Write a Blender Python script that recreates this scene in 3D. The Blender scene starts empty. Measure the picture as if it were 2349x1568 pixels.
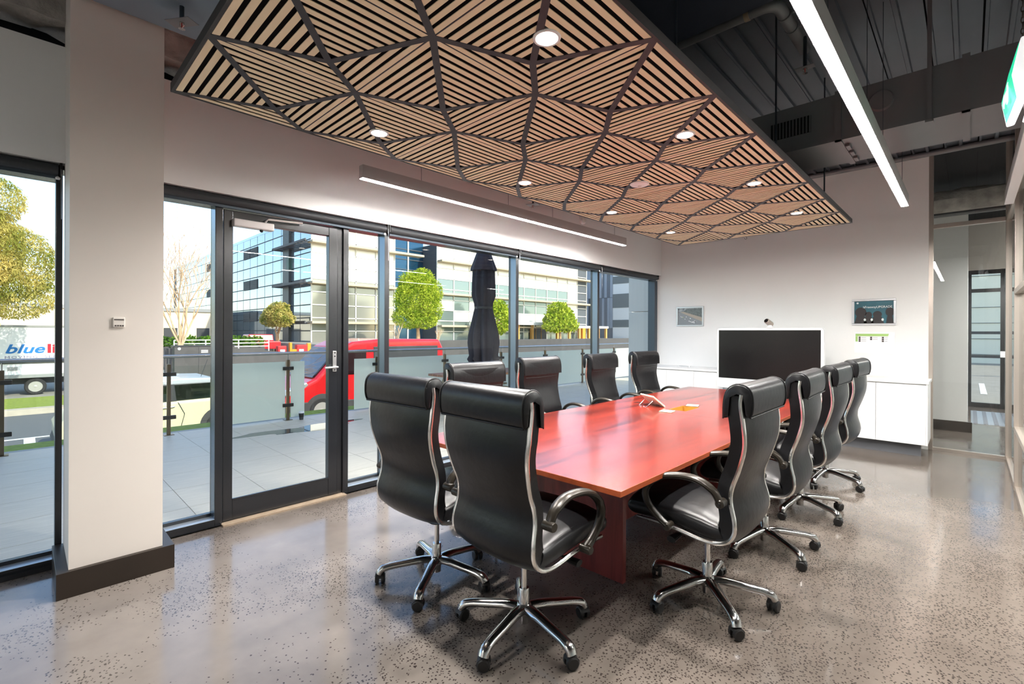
import bpy, bmesh, math, random
from mathutils import Vector, Matrix

# ------------------------------------------------------------------ camera, world, sun, exposure
scene = bpy.context.scene
C = scene.collection
cam_data = bpy.data.cameras.new('camera')
cam = bpy.data.objects.new('camera', cam_data)
C.objects.link(cam)
cam_data.sensor_width = 36.0
cam_data.lens = 36.0 * 1085.4 / 2349.0
cam_data.shift_y = -(784.0 - 762.1) / 2349.0
cam_data.clip_start = 0.05
cam_data.clip_end = 600
YAW = math.radians(44.0366)
ROLL = math.atan(8 / 2172)
fwd = Vector((-math.sin(YAW), math.cos(YAW), 0))
right0 = Vector((math.cos(YAW), math.sin(YAW), 0))
up0 = Vector((0, 0, 1))
# image rolled clockwise by ROLL: camera right axis tilts up, up axis tilts left
right = right0 * math.cos(ROLL) + up0 * math.sin(ROLL)
upv = up0 * math.cos(ROLL) - right0 * math.sin(ROLL)
M = Matrix((right, upv, -fwd)).transposed().to_4x4()
M.translation = Vector((0, 0, 1.45))
cam.matrix_world = M
scene.camera = cam

scene.view_settings.view_transform = 'Standard'
scene.view_settings.look = 'None'
scene.view_settings.gamma = 1.0
scene.view_settings.use_curve_mapping = False
scene.view_settings.exposure = 0.95

SUN_EL = math.radians(36)
SUN_DIR = Vector((math.cos(SUN_EL) * 0.97, math.cos(SUN_EL) * 0.24, math.sin(SUN_EL)))  # towards the sun
world = bpy.data.worlds.new('sky')
scene.world = world
world.use_nodes = True
wn = world.node_tree
wn.nodes.clear()
wo = wn.nodes.new('ShaderNodeOutputWorld')
bg = wn.nodes.new('ShaderNodeBackground')
sky = wn.nodes.new('ShaderNodeTexSky')
sky.sky_type = 'NISHITA'
sky.sun_disc = False
sky.sun_elevation = SUN_EL
sky.sun_rotation = math.atan2(SUN_DIR.x, SUN_DIR.y)
sky.air_density = 1.0
sky.dust_density = 0.8
sky.ozone_density = 1.3
bg.inputs['Strength'].default_value = 0.20
wn.links.new(sky.outputs[0], bg.inputs[0])
wn.links.new(bg.outputs[0], wo.inputs[0])

sun_data = bpy.data.lights.new('sun', 'SUN')
sun_data.energy = 3.0
sun_data.angle = math.radians(0.6)
sun_data.color = (1.0, 0.93, 0.80)
sun = bpy.data.objects.new('sun', sun_data)
C.objects.link(sun)
sun.rotation_euler = SUN_DIR.to_track_quat('Z', 'Y').to_euler()
sun.location = (20, -5, 20)

PENDANT_EMIT = 128.0
DOWNLIGHT_W = 112.0

# ------------------------------------------------------------------ materials
def lin(r, g, b):
    def f(c):
        c /= 255.0
        return c / 12.92 if c <= 0.04045 else ((c + 0.055) / 1.055) ** 2.4
    return (f(r), f(g), f(b), 1.0)

MATS = {}

def pbr(name, col, rough=0.5, metal=0.0, spec=0.5, noise=0.0, scale=8.0, bump=0.0, bscale=60.0, emit=None, estr=0.0, stretch=None, coat=0.0):
    m = bpy.data.materials.new(name)
    m.use_nodes = True
    nt = m.node_tree
    b = nt.nodes['Principled BSDF']
    b.inputs['Base Color'].default_value = col
    b.inputs['Roughness'].default_value = rough
    b.inputs['Metallic'].default_value = metal
    b.inputs['Specular IOR Level'].default_value = spec
    if coat:
        b.inputs['Coat Weight'].default_value = coat
        b.inputs['Coat Roughness'].default_value = 0.05
    if emit:
        b.inputs['Emission Color'].default_value = emit
        b.inputs['Emission Strength'].default_value = estr
    if noise or bump:
        tc = nt.nodes.new('ShaderNodeTexCoord')
        vec = tc.outputs['Object']
        if stretch:
            mp = nt.nodes.new('ShaderNodeMapping')
            mp.inputs['Scale'].default_value = stretch
            nt.links.new(vec, mp.inputs['Vector'])
            vec = mp.outputs[0]
    if noise:
        n = nt.nodes.new('ShaderNodeTexNoise')
        n.inputs['Scale'].default_value = scale
        n.inputs['Detail'].default_value = 4
        nt.links.new(vec, n.inputs['Vector'])
        r = nt.nodes.new('ShaderNodeMapRange')
        r.inputs['From Min'].default_value = 0.3
        r.inputs['From Max'].default_value = 0.7
        r.inputs['To Min'].default_value = 1.0 - noise
        r.inputs['To Max'].default_value = 1.0 + noise
        nt.links.new(n.outputs['Fac'], r.inputs['Value'])
        mx = nt.nodes.new('ShaderNodeMix')
        mx.data_type = 'RGBA'
        mx.blend_type = 'MULTIPLY'
        mx.inputs[0].default_value = 1.0
        mx.inputs[6].default_value = col
        nt.links.new(r.outputs[0], mx.inputs[7])
        nt.links.new(mx.outputs[2], b.inputs['Base Color'])
    if bump:
        n2 = nt.nodes.new('ShaderNodeTexNoise')
        n2.inputs['Scale'].default_value = bscale
        n2.inputs['Detail'].default_value = 3
        nt.links.new(vec, n2.inputs['Vector'])
        bp = nt.nodes.new('ShaderNodeBump')
        bp.inputs['Strength'].default_value = bump
        bp.inputs['Distance'].default_value = 0.01
        nt.links.new(n2.outputs['Fac'], bp.inputs['Height'])
        nt.links.new(bp.outputs[0], b.inputs['Normal'])
    MATS[name] = m
    return m

def emitter(name, col, strength):
    m = bpy.data.materials.new(name)
    m.use_nodes = True
    nt = m.node_tree
    nt.nodes.clear()
    o = nt.nodes.new('ShaderNodeOutputMaterial')
    e = nt.nodes.new('ShaderNodeEmission')
    e.inputs['Color'].default_value = col
    e.inputs['Strength'].default_value = strength
    nt.links.new(e.outputs[0], o.inputs[0])
    MATS[name] = m
    return m

def glass(name, tint=(1, 1, 1, 1), refl=1.0, rough=0.0, frost=0.0, frostcol=(0.8, 0.85, 0.83, 1)):
    """thin sheet of glass: clear transmission plus fresnel reflection, optionally frosted"""
    m = bpy.data.materials.new(name)
    m.use_nodes = True
    nt = m.node_tree
    nt.nodes.clear()
    o = nt.nodes.new('ShaderNodeOutputMaterial')
    t = nt.nodes.new('ShaderNodeBsdfTransparent')
    t.inputs[0].default_value = tint
    body = t.outputs[0]
    if frost:
        d = nt.nodes.new('ShaderNodeBsdfTranslucent')
        d.inputs[0].default_value = frostcol
        d2 = nt.nodes.new('ShaderNodeBsdfDiffuse')
        d2.inputs[0].default_value = frostcol
        md = nt.nodes.new('ShaderNodeMixShader')
        md.inputs[0].default_value = 0.45
        nt.links.new(d.outputs[0], md.inputs[1])
        nt.links.new(d2.outputs[0], md.inputs[2])
        mf = nt.nodes.new('ShaderNodeMixShader')
        mf.inputs[0].default_value = frost
        nt.links.new(body, mf.inputs[1])
        nt.links.new(md.outputs[0], mf.inputs[2])
        body = mf.outputs[0]
    g = nt.nodes.new('ShaderNodeBsdfGlossy')
    g.inputs['Roughness'].default_value = rough
    lw = nt.nodes.new('ShaderNodeLayerWeight')
    lw.inputs['Blend'].default_value = 0.5
    pw = nt.nodes.new('ShaderNodeMath')
    pw.operation = 'POWER'
    pw.inputs[1].default_value = 5.0
    nt.links.new(lw.outputs['Facing'], pw.inputs[0])
    mu = nt.nodes.new('ShaderNodeMath')
    mu.operation = 'MULTIPLY_ADD'
    mu.use_clamp = True
    mu.inputs[1].default_value = 0.9 * refl
    mu.inputs[2].default_value = 0.04 * refl
    nt.links.new(pw.outputs[0], mu.inputs[0])
    mx = nt.nodes.new('ShaderNodeMixShader')
    nt.links.new(mu.outputs[0], mx.inputs[0])
    nt.links.new(body, mx.inputs[1])
    nt.links.new(g.outputs[0], mx.inputs[2])
    nt.links.new(mx.outputs[0], o.inputs[0])
    MATS[name] = m
    return m

pbr('wall_paint', lin(238, 237, 235), 0.62, noise=0.015, scale=1.5)
pbr('pillar_paint', lin(222, 215, 207), 0.6, noise=0.02, scale=1.2)
pbr('next_wall', lin(226, 226, 224), 0.6)
pbr('frame_black', lin(30, 32, 36), 0.24, 0.0, spec=0.8, noise=0.05, scale=5)
pbr('frame_grey', lin(70, 80, 90), 0.3, 0.5)
pbr('sill_sheen', lin(186, 194, 200), 0.3, 0.6)  # pale tone stands in for sky glancing off the sill tops
pbr('side_sheen', lin(112, 126, 140), 0.25, 0.7)  # lighter than the frames: sky reflection put into the colour
pbr('blind_dark', lin(48, 50, 53), 0.55, noise=0.06, scale=60, stretch=(1, 0.05, 1))
pbr('blind_bracket', lin(18, 18, 19), 0.4)
pbr('plinth_brown', lin(50, 42, 36), 0.38, 0.25, noise=0.1, scale=4)
pbr('threshold', lin(160, 142, 122), 0.55, 0.2, noise=0.12, scale=14)
pbr('alu', lin(200, 200, 200), 0.32, 0.85)
pbr('alu_warm', lin(186, 176, 166), 0.35, 0.7)
pbr('chrome', lin(240, 239, 236), 0.2, 1.0)
pbr('polished_alu', lin(206, 204, 202), 0.16, 1.0)
pbr('leather', lin(19, 19, 21), 0.33, spec=0.36, noise=0.12, scale=5, bump=0.12, bscale=26)
pbr('leather_seam', lin(14, 14, 15), 0.5)
pbr('arm_plastic', lin(46, 41, 34), 0.3, 0.3)
pbr('black_plastic', lin(20, 20, 21), 0.4)
pbr('caster_black', lin(26, 25, 25), 0.45)
pbr('white_satin', lin(236, 236, 236), 0.38)
pbr('cabinet_white', lin(238, 237, 235), 0.34)
pbr('cabinet_top', lin(232, 232, 230), 0.3)
pbr('kick_grey', lin(96, 98, 102), 0.5)
pbr('screen_black', lin(22, 20, 20), 0.22, spec=0.4)
pbr('bezel_white', lin(236, 237, 238), 0.35)
pbr('silver_frame', lin(212, 213, 216), 0.28, 0.7)
pbr('paper', lin(244, 242, 243), 0.7)
pbr('green_print', lin(168, 205, 120), 0.7)
pbr('dark_print', lin(60, 52, 50), 0.7)
pbr('panel_dark', lin(46, 43, 47), 0.5)
pbr('panel_edge', lin(52, 50, 50), 0.6, noise=0.08, scale=20)
pbr('panel_felt', lin(7, 6, 7), 0.95, spec=0.1)
pbr('light_housing', lin(190, 188, 186), 0.45, 0.3)
pbr('deck_metal', lin(90, 95, 102), 0.42, 0.55, noise=0.08, scale=2.5)
pbr('deck_rib', lin(60, 62, 66), 0.5, 0.5)
pbr('beam_navy', lin(30, 36, 50), 0.7, noise=0.1, scale=3)
pbr('duct_metal', lin(120, 121, 124), 0.5, 0.35, noise=0.06, scale=2.0)
pbr('duct_blue', lin(120, 134, 146), 0.6, 0.1)
pbr('pipe_grey', lin(128, 128, 130), 0.45, 0.4)
pbr('rod_steel', lin(70, 78, 86), 0.35, 0.8)
pbr('insulation', lin(178, 172, 166), 0.95, noise=0.25, scale=9, bump=1.0, bscale=30)
pbr('void_dark', lin(26, 24, 26), 0.9)
pbr('vent_dark', lin(20, 20, 22), 0.8)
pbr('sprinkler_metal', lin(210, 205, 200), 0.25, 0.9)
pbr('sprinkler_red', lin(190, 40, 35), 0.3)
pbr('bulb_yellow', lin(220, 190, 40), 0.3)
pbr('switch_white', lin(228, 222, 214), 0.45)
pbr('closer_silver', lin(206, 200, 198), 0.4, 0.3)
pbr('exit_white', lin(245, 246, 250), 0.35, emit=(1, 1, 1, 1), estr=0.35)
pbr('exit_green', lin(20, 160, 120), 0.3, emit=lin(30, 170, 125), estr=0.9)
pbr('exit_grey', lin(120, 112, 112), 0.5)
pbr('chain', lin(120, 115, 105), 0.35, 0.9)
emitter('pendant_glow', (1.0, 0.975, 0.945, 1), PENDANT_EMIT)
emitter('downlight_glow', (1.0, 0.90, 0.76, 1), 14.0)
glass('pane_glass', (0.97, 0.985, 0.98, 1), 0.45)
glass('partition_glass', (0.95, 0.965, 0.955, 1), 1.0)
glass('rail_clear', (0.95, 0.98, 0.97, 1), 0.6)
glass('rail_frost', (0.9, 0.95, 0.93, 1), 0.5, frost=0.93, frostcol=(0.84, 0.88, 0.80, 1))
glass('car_glass', (0.18, 0.21, 0.21, 1), 2.0)
glass('screen_glass', (0.95, 0.95, 0.95, 1), 0.8)

# polished concrete with patches of exposed dark aggregate
def concrete_floor():
    m = bpy.data.materials.new('polished_concrete')
    m.use_nodes = True
    nt = m.node_tree
    L = nt.links.new
    N = nt.nodes.new
    b = nt.nodes['Principled BSDF']
    tc = N('ShaderNodeTexCoord')
    def noise(scale, detail=4, rough=0.5):
        n = N('ShaderNodeTexNoise')
        n.inputs['Scale'].default_value = scale
        n.inputs['Detail'].default_value = detail
        n.inputs['Roughness'].default_value = rough
        L(tc.outputs['Object'], n.inputs['Vector'])
        return n
    def rng(src, a, c, lo, hi):
        r = N('ShaderNodeMapRange')
        r.inputs['From Min'].default_value = a
        r.inputs['From Max'].default_value = c
        r.inputs['To Min'].default_value = lo
        r.inputs['To Max'].default_value = hi
        L(src, r.inputs['Value'])
        return r.outputs[0]
    big = noise(0.7, 5, 0.6)
    mid = noise(3.0, 5, 0.6)
    ramp = N('ShaderNodeValToRGB')
    ramp.color_ramp.elements[0].position = 0.3
    ramp.color_ramp.elements[0].color = lin(110, 102, 96)
    ramp.color_ramp.elements[1].position = 0.72
    ramp.color_ramp.elements[1].color = lin(140, 132, 125)
    L(big.outputs['Fac'], ramp.inputs[0])
    mx = N('ShaderNodeMix')
    mx.data_type = 'RGBA'
    mx.blend_type = 'MULTIPLY'
    mx.inputs[0].default_value = 1.0
    L(ramp.outputs[0], mx.inputs[6])
    L(rng(mid.outputs['Fac'], 0.3, 0.7, 0.86, 1.10), mx.inputs[7])
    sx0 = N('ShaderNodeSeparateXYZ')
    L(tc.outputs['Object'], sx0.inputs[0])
    dimmed = N('ShaderNodeMix')  # room side darkened in the colour to offset the bright pendant
    dimmed.data_type = 'RGBA'
    dimmed.blend_type = 'MULTIPLY'
    L(rng(sx0.outputs['X'], -2.4, -0.7, 0.0, 1.0), dimmed.inputs[0])
    L(mx.outputs[2], dimmed.inputs[6])
    dimmed.inputs[7].default_value = (0.72, 0.69, 0.66, 1)
    # stones: warped voronoi cells kept only where the aggregate is exposed
    warp = noise(26, 2)
    mp = N('ShaderNodeVectorMath')
    mp.operation = 'MULTIPLY_ADD'
    mp.inputs[1].default_value = (0.02, 0.02, 0.02)
    L(warp.outputs['Color'], mp.inputs[0])
    L(tc.outputs['Object'], mp.inputs[2])
    vor = N('ShaderNodeTexVoronoi')
    vor.feature = 'F1'
    vor.inputs['Scale'].default_value = 85
    L(mp.outputs[0], vor.inputs['Vector'])
    patch = noise(1.15, 5, 0.62)
    pm = rng(patch.outputs['Fac'], 0.46, 0.62, 0.0, 1.0)
    # the band under and to the right of the table shows more stones
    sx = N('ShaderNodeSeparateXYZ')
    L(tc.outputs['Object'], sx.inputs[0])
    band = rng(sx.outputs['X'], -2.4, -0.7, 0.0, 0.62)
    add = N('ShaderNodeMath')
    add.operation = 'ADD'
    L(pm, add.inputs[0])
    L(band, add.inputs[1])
    wn_ = N('ShaderNodeTexWhiteNoise')
    L(vor.outputs['Position'], wn_.inputs['Vector'])
    keep = N('ShaderNodeMath')
    keep.operation = 'LESS_THAN'
    L(wn_.outputs['Value'], keep.inputs[0])
    half = N('ShaderNodeMath')
    half.operation = 'MULTIPLY'
    half.inputs[1].default_value = 0.78
    L(add.outputs[0], half.inputs[0])
    L(half.outputs[0], keep.inputs[1])
    spot = rng(vor.outputs['Distance'], 0.30, 0.42, 1.0, 0.0)
    st = N('ShaderNodeMath')
    st.operation = 'MULTIPLY'
    L(spot, st.inputs[0])
    L(keep.outputs[0], st.inputs[1])
    mx2 = N('ShaderNodeMix')
    mx2.data_type = 'RGBA'
    L(st.outputs[0], mx2.inputs[0])
    L(dimmed.outputs[2], mx2.inputs[6])
    mx2.inputs[7].default_value = lin(58, 51, 48)
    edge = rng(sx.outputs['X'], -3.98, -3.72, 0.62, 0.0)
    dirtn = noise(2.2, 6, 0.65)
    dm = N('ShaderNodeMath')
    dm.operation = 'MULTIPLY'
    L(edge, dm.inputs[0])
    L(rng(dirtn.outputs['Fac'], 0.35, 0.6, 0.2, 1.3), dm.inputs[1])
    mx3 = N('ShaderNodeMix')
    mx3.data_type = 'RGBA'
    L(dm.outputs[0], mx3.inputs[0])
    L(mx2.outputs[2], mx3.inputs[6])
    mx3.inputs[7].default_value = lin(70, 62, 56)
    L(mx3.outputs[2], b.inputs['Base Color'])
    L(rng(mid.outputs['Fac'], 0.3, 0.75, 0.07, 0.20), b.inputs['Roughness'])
    b.inputs['Specular IOR Level'].default_value = 0.55
    MATS['polished_concrete'] = m
concrete_floor()

def wood(name, c1, c2, scale, axis='X', rough=0.4, coat=0.0, dist=6.0, coord='Object', detail=6):
    m = bpy.data.materials.new(name)
    m.use_nodes = True
    nt = m.node_tree
    b = nt.nodes['Principled BSDF']
    tc = nt.nodes.new('ShaderNodeTexCoord')
    mp = nt.nodes.new('ShaderNodeMapping')
    s = {'X': (0.12, 1, 1), 'Y': (1, 0.12, 1), 'Z': (1, 1, 0.12)}[axis]
    mp.inputs['Scale'].default_value = s
    nt.links.new(tc.outputs[coord], mp.inputs['Vector'])
    n = nt.nodes.new('ShaderNodeTexNoise')
    n.inputs['Scale'].default_value = scale
    n.inputs['Detail'].default_value = detail
    n.inputs['Roughness'].default_value = 0.62
    n.inputs['Distortion'].default_value = dist * 0.1
    nt.links.new(mp.outputs[0], n.inputs['Vector'])
    r = nt.nodes.new('ShaderNodeValToRGB')
    r.color_ramp.elements[0].position = 0.32
    r.color_ramp.elements[0].color = c1
    r.color_ramp.elements[1].position = 0.66
    r.color_ramp.elements[1].color = c2
    nt.links.new(n.outputs['Fac'], r.inputs[0])
    nt.links.new(r.outputs[0], b.inputs['Base Color'])
    b.inputs['Roughness'].default_value = rough
    b.inputs['Coat Weight'].default_value = coat
    b.inputs['Coat Roughness'].default_value = 0.12
    MATS[name] = m
    return m

wood('cherry_top', lin(72, 17, 13), lin(140, 44, 28), 5.0, 'Y', 0.24, 0.4, 14)
wood('cherry_side', lin(104, 40, 38), lin(150, 66, 58), 9.0, 'Z', 0.4, 0.1, 14)
wood('cherry_edge', lin(150, 66, 34), lin(186, 92, 50), 12.0, 'Y', 0.4)
wood('slat_oak', lin(238, 219, 180), lin(248, 236, 202), 14.0, 'X', 0.55)
wood('weathered', lin(120, 88, 70), lin(160, 124, 100), 14.0, 'Y', 0.75)
wood('pine_grey', lin(150, 140, 118), lin(186, 176, 150), 14.0, 'Y', 0.8)
wood('bark', lin(150, 112, 80), lin(210, 170, 128), 6.0, 'Z', 0.9)
wood('bark_pale', lin(178, 140, 104), lin(236, 206, 166), 4.0, 'Z', 0.9)

# ------------------------------------------------------------------ mesh building
def tag(o, label=None, cat=None, group=None, kind=None):
    if label: o['label'] = label
    if cat: o['category'] = cat
    if group: o['group'] = group
    if kind: o['kind'] = kind
    return o

def empty(name, loc=(0, 0, 0), rz=0.0, parent=None):
    o = bpy.data.objects.new(name, None)
    o.empty_display_size = 0.1
    C.objects.link(o)
    o.location = loc
    o.rotation_euler = (0, 0, rz)
    if parent: o.parent = parent
    return o

def copy_tree(o, parent=None):
    c = o.copy()
    C.objects.link(c)
    c.parent = parent
    for ch in list(o.children):
        if ch.name in bpy.data.objects:
            copy_tree(ch, c)
    return c

class MB:
    def __init__(self):
        self.v = []
        self.f = []
        self.s = []
    def add(self, vs, fs, smooth=False):
        k = len(self.v)
        self.v += [tuple(p) for p in vs]
        self.f += [tuple(i + k for i in q) for q in fs]
        self.s += [smooth] * len(fs)
        return self
    def box(self, x0, x1, y0, y1, z0, z1):
        v = [(x0, y0, z0), (x1, y0, z0), (x1, y1, z0), (x0, y1, z0), (x0, y0, z1), (x1, y0, z1), (x1, y1, z1), (x0, y1, z1)]
        f = [(3, 2, 1, 0), (4, 5, 6, 7), (0, 1, 5, 4), (1, 2, 6, 5), (2, 3, 7, 6), (3, 0, 4, 7)]
        return self.add(v, f)
    def prism(self, pts, a, b, axis='y', smooth=False):
        """closed outline pts (2D) extruded from a to b; axis y: pts are (x,z); x: (y,z); z: (x,y)"""
        n = len(pts)
        def mk(p, t):
            return {'y': (p[0], t, p[1]), 'x': (t, p[0], p[1]), 'z': (p[0], p[1], t)}[axis]
        v = [mk(p, a) for p in pts] + [mk(p, b) for p in pts]
        f = [tuple(range(n)), tuple(range(2 * n - 1, n - 1, -1))]
        k = len(self.v)
        self.v += v
        self.f += [tuple(i + k for i in q) for q in f]
        self.s += [False, False]
        for i in range(n):
            j = (i + 1) % n
            self.f.append((k + j, k + i, k + n + i, k + n + j))
            self.s.append(smooth)
        return self
    def rings(self, rs, closed_ring=True, cap=True, smooth=True, loop=False):
        """loft through a list of rings with equal point counts"""
        n = len(rs[0])
        k = len(self.v)
        for r in rs: self.v += [tuple(p) for p in r]
        m = len(rs)
        for a in range(m if loop else m - 1):
            b = (a + 1) % m
            for i in range(n if closed_ring else n - 1):
                j = (i + 1) % n
                self.f.append((k + a * n + i, k + a * n + j, k + b * n + j, k + b * n + i))
                self.s.append(smooth)
        if cap and not loop:
            self.f.append(tuple(k + i for i in range(n - 1, -1, -1)))
            self.f.append(tuple(k + (m - 1) * n + i for i in range(n)))
            self.s += [False, False]
        return self
    def tube(self, path, r, seg=10, cap=True, flat=None, smooth=True):
        """round (or elliptical: r=(a,b)) tube along a 3D path"""
        P = [Vector(p) for p in path]
        rs = []
        up = Vector((0, 0, 1))
        side_prev = None
        for i, p in enumerate(P):
            if i == 0: t = P[1] - P[0]
            elif i == len(P) - 1: t = P[-1] - P[-2]
            else: t = (P[i + 1] - P[i - 1])
            t.normalize()
            if side_prev is None:
                ref = Vector(flat) if flat else (up if abs(t.z) < 0.9 else Vector((1, 0, 0)))
                sd = t.cross(ref).normalized() if not flat else (ref - t * ref.dot(t)).normalized()
            else:
                sd = (side_prev - t * side_prev.dot(t)).normalized()
            side_prev = sd
            nn = sd.cross(t)
            rr = r[i] if isinstance(r, list) else r
            ra, rb = rr if isinstance(rr, tuple) else (rr, rr)
            rs.append([p + sd * ra * math.cos(2 * math.pi * k / seg) + nn * rb * math.sin(2 * math.pi * k / seg) for k in range(seg)])
        return self.rings(rs, cap=cap, smooth=smooth)
    def lathe(self, prof, center=(0, 0, 0), seg=24, axis='z', cap=True, smooth=True):
        cx, cy, cz = center
        rs = []
        for r, h in prof:
            ring = []
            for k in range(seg):
                a = 2 * math.pi * k / seg
                if axis == 'z': ring.append((cx + r * math.cos(a), cy + r * math.sin(a), cz + h))
                elif axis == 'y': ring.append((cx + r * math.sin(a), cy + h, cz + r * math.cos(a)))
                else: ring.append((cx + h, cy + r * math.cos(a), cz + r * math.sin(a)))
            rs.append(ring)
        return self.rings(rs, cap=cap, smooth=smooth)
    def quad(self, a, b, c, d):
        return self.add([a, b, c, d], [(0, 1, 2, 3)])
    def mesh(self, name, mat, sharp=35):
        me = bpy.data.meshes.new(name)
        me.from_pydata(self.v, [], self.f)
        me.validate()
        bm = bmesh.new()
        bm.from_mesh(me)
        bmesh.ops.recalc_face_normals(bm, faces=bm.faces)
        bm.to_mesh(me)
        bm.free()
        if len(self.s) == len(me.polygons):
            me.polygons.foreach_set('use_smooth', self.s)
        if any(self.s):
            me.set_sharp_from_angle(angle=math.radians(sharp))
        if mat: me.materials.append(MATS[mat] if isinstance(mat, str) else mat)
        return me
    def build(self, name, mat, parent=None, loc=None, rot=None, bevel=0.0, seg=2, sharp=35):
        o = bpy.data.objects.new(name, self.mesh(name, mat, sharp))
        C.objects.link(o)
        if parent: o.parent = parent
        if loc: o.location = loc
        if rot: o.rotation_euler = rot
        if bevel:
            md = o.modifiers.new('bevel', 'BEVEL')
            md.width = bevel
            md.segments = seg
            md.limit_method = 'ANGLE'
            md.angle_limit = math.radians(40)
            md.harden_normals = False
        return o

def box(name, mat, x0, x1, y0, y1, z0, z1, parent=None, bevel=0.0, seg=2):
    """box whose origin sits at its centre"""
    cx, cy, cz = (x0 + x1) / 2, (y0 + y1) / 2, (z0 + z1) / 2
    return MB().box(x0 - cx, x1 - cx, y0 - cy, y1 - cy, z0 - cz, z1 - cz).build(name, mat, parent, (cx, cy, cz), bevel=bevel, seg=seg)

def inst(name, me, loc, parent=None, rot=None, scale=None):
    o = bpy.data.objects.new(name, me)
    C.objects.link(o)
    o.location = loc
    if parent: o.parent = parent
    if rot: o.rotation_euler = rot
    if scale: o.scale = scale
    return o

def text_mesh(name, body, size, mat, parent=None, shear=0.0, extrude=0.002, align='LEFT', spacing=1.0, offset=0.0):
    cu = bpy.data.curves.new(name, 'FONT')
    cu.body = body
    cu.size = size
    cu.shear = shear
    cu.extrude = extrude
    cu.align_x = align
    cu.space_character = spacing
    cu.offset = offset
    tmp = bpy.data.objects.new(name + '_tmp', cu)
    C.objects.link(tmp)
    dg = bpy.context.evaluated_depsgraph_get()
    dg.update()
    me = bpy.data.meshes.new_from_object(tmp.evaluated_get(dg))
    bpy.data.objects.remove(tmp)
    me.materials.clear()
    me.materials.append(MATS[mat])
    o = bpy.data.objects.new(name, me)
    C.objects.link(o)
    if parent: o.parent = parent
    return o

def smoothpath(pts, n=6):
    """Catmull-Rom through points"""
    P = [Vector(p) for p in pts]
    out = []
    for i in range(len(P) - 1):
        p0 = P[i - 1] if i > 0 else P[i] * 2 - P[i + 1]
        p1, p2 = P[i], P[i + 1]
        p3 = P[i + 2] if i + 2 < len(P) else P[i + 1] * 2 - P[i]
        for k in range(n):
            t = k / n
            out.append(0.5 * ((2 * p1) + (p2 - p0) * t + (2 * p0 - 5 * p1 + 4 * p2 - p3) * t * t + (3 * p1 - p0 - 3 * p2 + p3) * t ** 3))
    out.append(P[-1])
    return out

def struct(o):
    o['kind'] = 'structure'
    return o
# ------------------------------------------------------------------ room shell
XW = -4.02      # inner face of the window frames
YF = 7.90       # far wall
floor = struct(MB().box(-4.0, 3.6, -3.6, 13.6, -0.12, 0.0).build('floor', 'polished_concrete'))
struct(box('trim_1', 'threshold', -4.075, -3.965, 1.035, 2.0, 0.0, 0.012))

roof = struct(box('roof', 'void_dark', -4.45, 9.0, -4.0, 14.2, 3.86, 4.3))
ceiling = struct(box('ceiling', 'void_dark', -4.3, 3.7, -3.7, YF, 3.78, 3.86))
pan = MB()
pan.box(0.006, 0.294, -5.75, 5.75, 0.012, 0.04)
pan.prism([(0.13, 0.013), (0.17, 0.013), (0.163, -0.012), (0.137, -0.012)], -5.75, 5.75)
pan.prism([(0.006, 0.013), (0.03, 0.013), (0.024, -0.004), (0.006, -0.004)], -5.75, 5.75)
pan_me = pan.mesh('deck_panel', 'deck_metal')
for i in range(24):
    inst('deck_panel', pan_me, (-3.53 + i * 0.3 - ceiling.location.x, 2.12 - ceiling.location.y, 3.725 - ceiling.location.z), ceiling)

wall_left = struct(box('wall_left', 'wall_paint', -4.17, -3.95, -3.6, YF, 2.465, 3.17))
struct(box('wall_left_upper', 'void_dark', -4.45, -4.3, -3.6, YF, 2.9, 3.86))
wall_far = struct(box('wall_far', 'wall_paint', -4.17, -0.37, YF, YF + 0.1, 0.0, 3.72))
struct(box('wall_back', 'wall_paint', -4.17, 3.6, -3.7, -3.6, 0.0, 3.86))
struct(box('wall_right', 'next_wall', 3.6, 3.7, -3.6, 13.6, 0.0, 3.86))
struct(MB().tube([(-4.0, YF - 0.035, 3.70), (0.33, YF - 0.035, 3.70)], 0.035, 12).build('trim_2', 'pipe_grey'))

# sprayed fire insulation lying on the steel above the bulkhead
def lumpy_beam(name, x0, x1, y0, y1, z0, z1, nseg, seed):
    rnd = random.Random(seed)
    rs = []
    for i in range(nseg + 1):
        y = y0 + (y1 - y0) * i / nseg
        ring = []
        for k in range(14):
            a = 2 * math.pi * k / 14
            rx, rz = (x1 - x0) / 2, (z1 - z0) / 2
            s = 1 + rnd.uniform(-0.16, 0.16)
            ring.append(((x0 + x1) / 2 + rx * s * max(-0.85, min(0.85, 1.25 * math.cos(a))), y + rnd.uniform(-0.02, 0.02), (z0 + z1) / 2 + rz * s * max(-0.85, min(0.85, 1.25 * math.sin(a)))))
        rs.append(ring)
    return MB().rings(rs).build(name, 'insulation')
tag(lumpy_beam('insulated_beam', -4.28, -3.9, -3.5, 7.85, 3.30, 3.62, 110, 3), 'steel beam wrapped in rough grey fire insulation above the window wall', 'beam')

# pillar and its dark plinth
pillar = struct(box('wall_pillar', 'pillar_paint', -4.02, -3.54, 0.177, 0.597, 0.0, 3.75))
pl = MB()
pl.box(-4.015, -3.51, 0.127, 0.653, 0.0, 0.142)
struct(pl.build('baseboard_pillar', 'plinth_brown', bevel=0.002))
struct(box('baseboard_window', 'frame_black', -4.14, -4.0, -3.6, 0.13, 0.0, 0.03))

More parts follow.
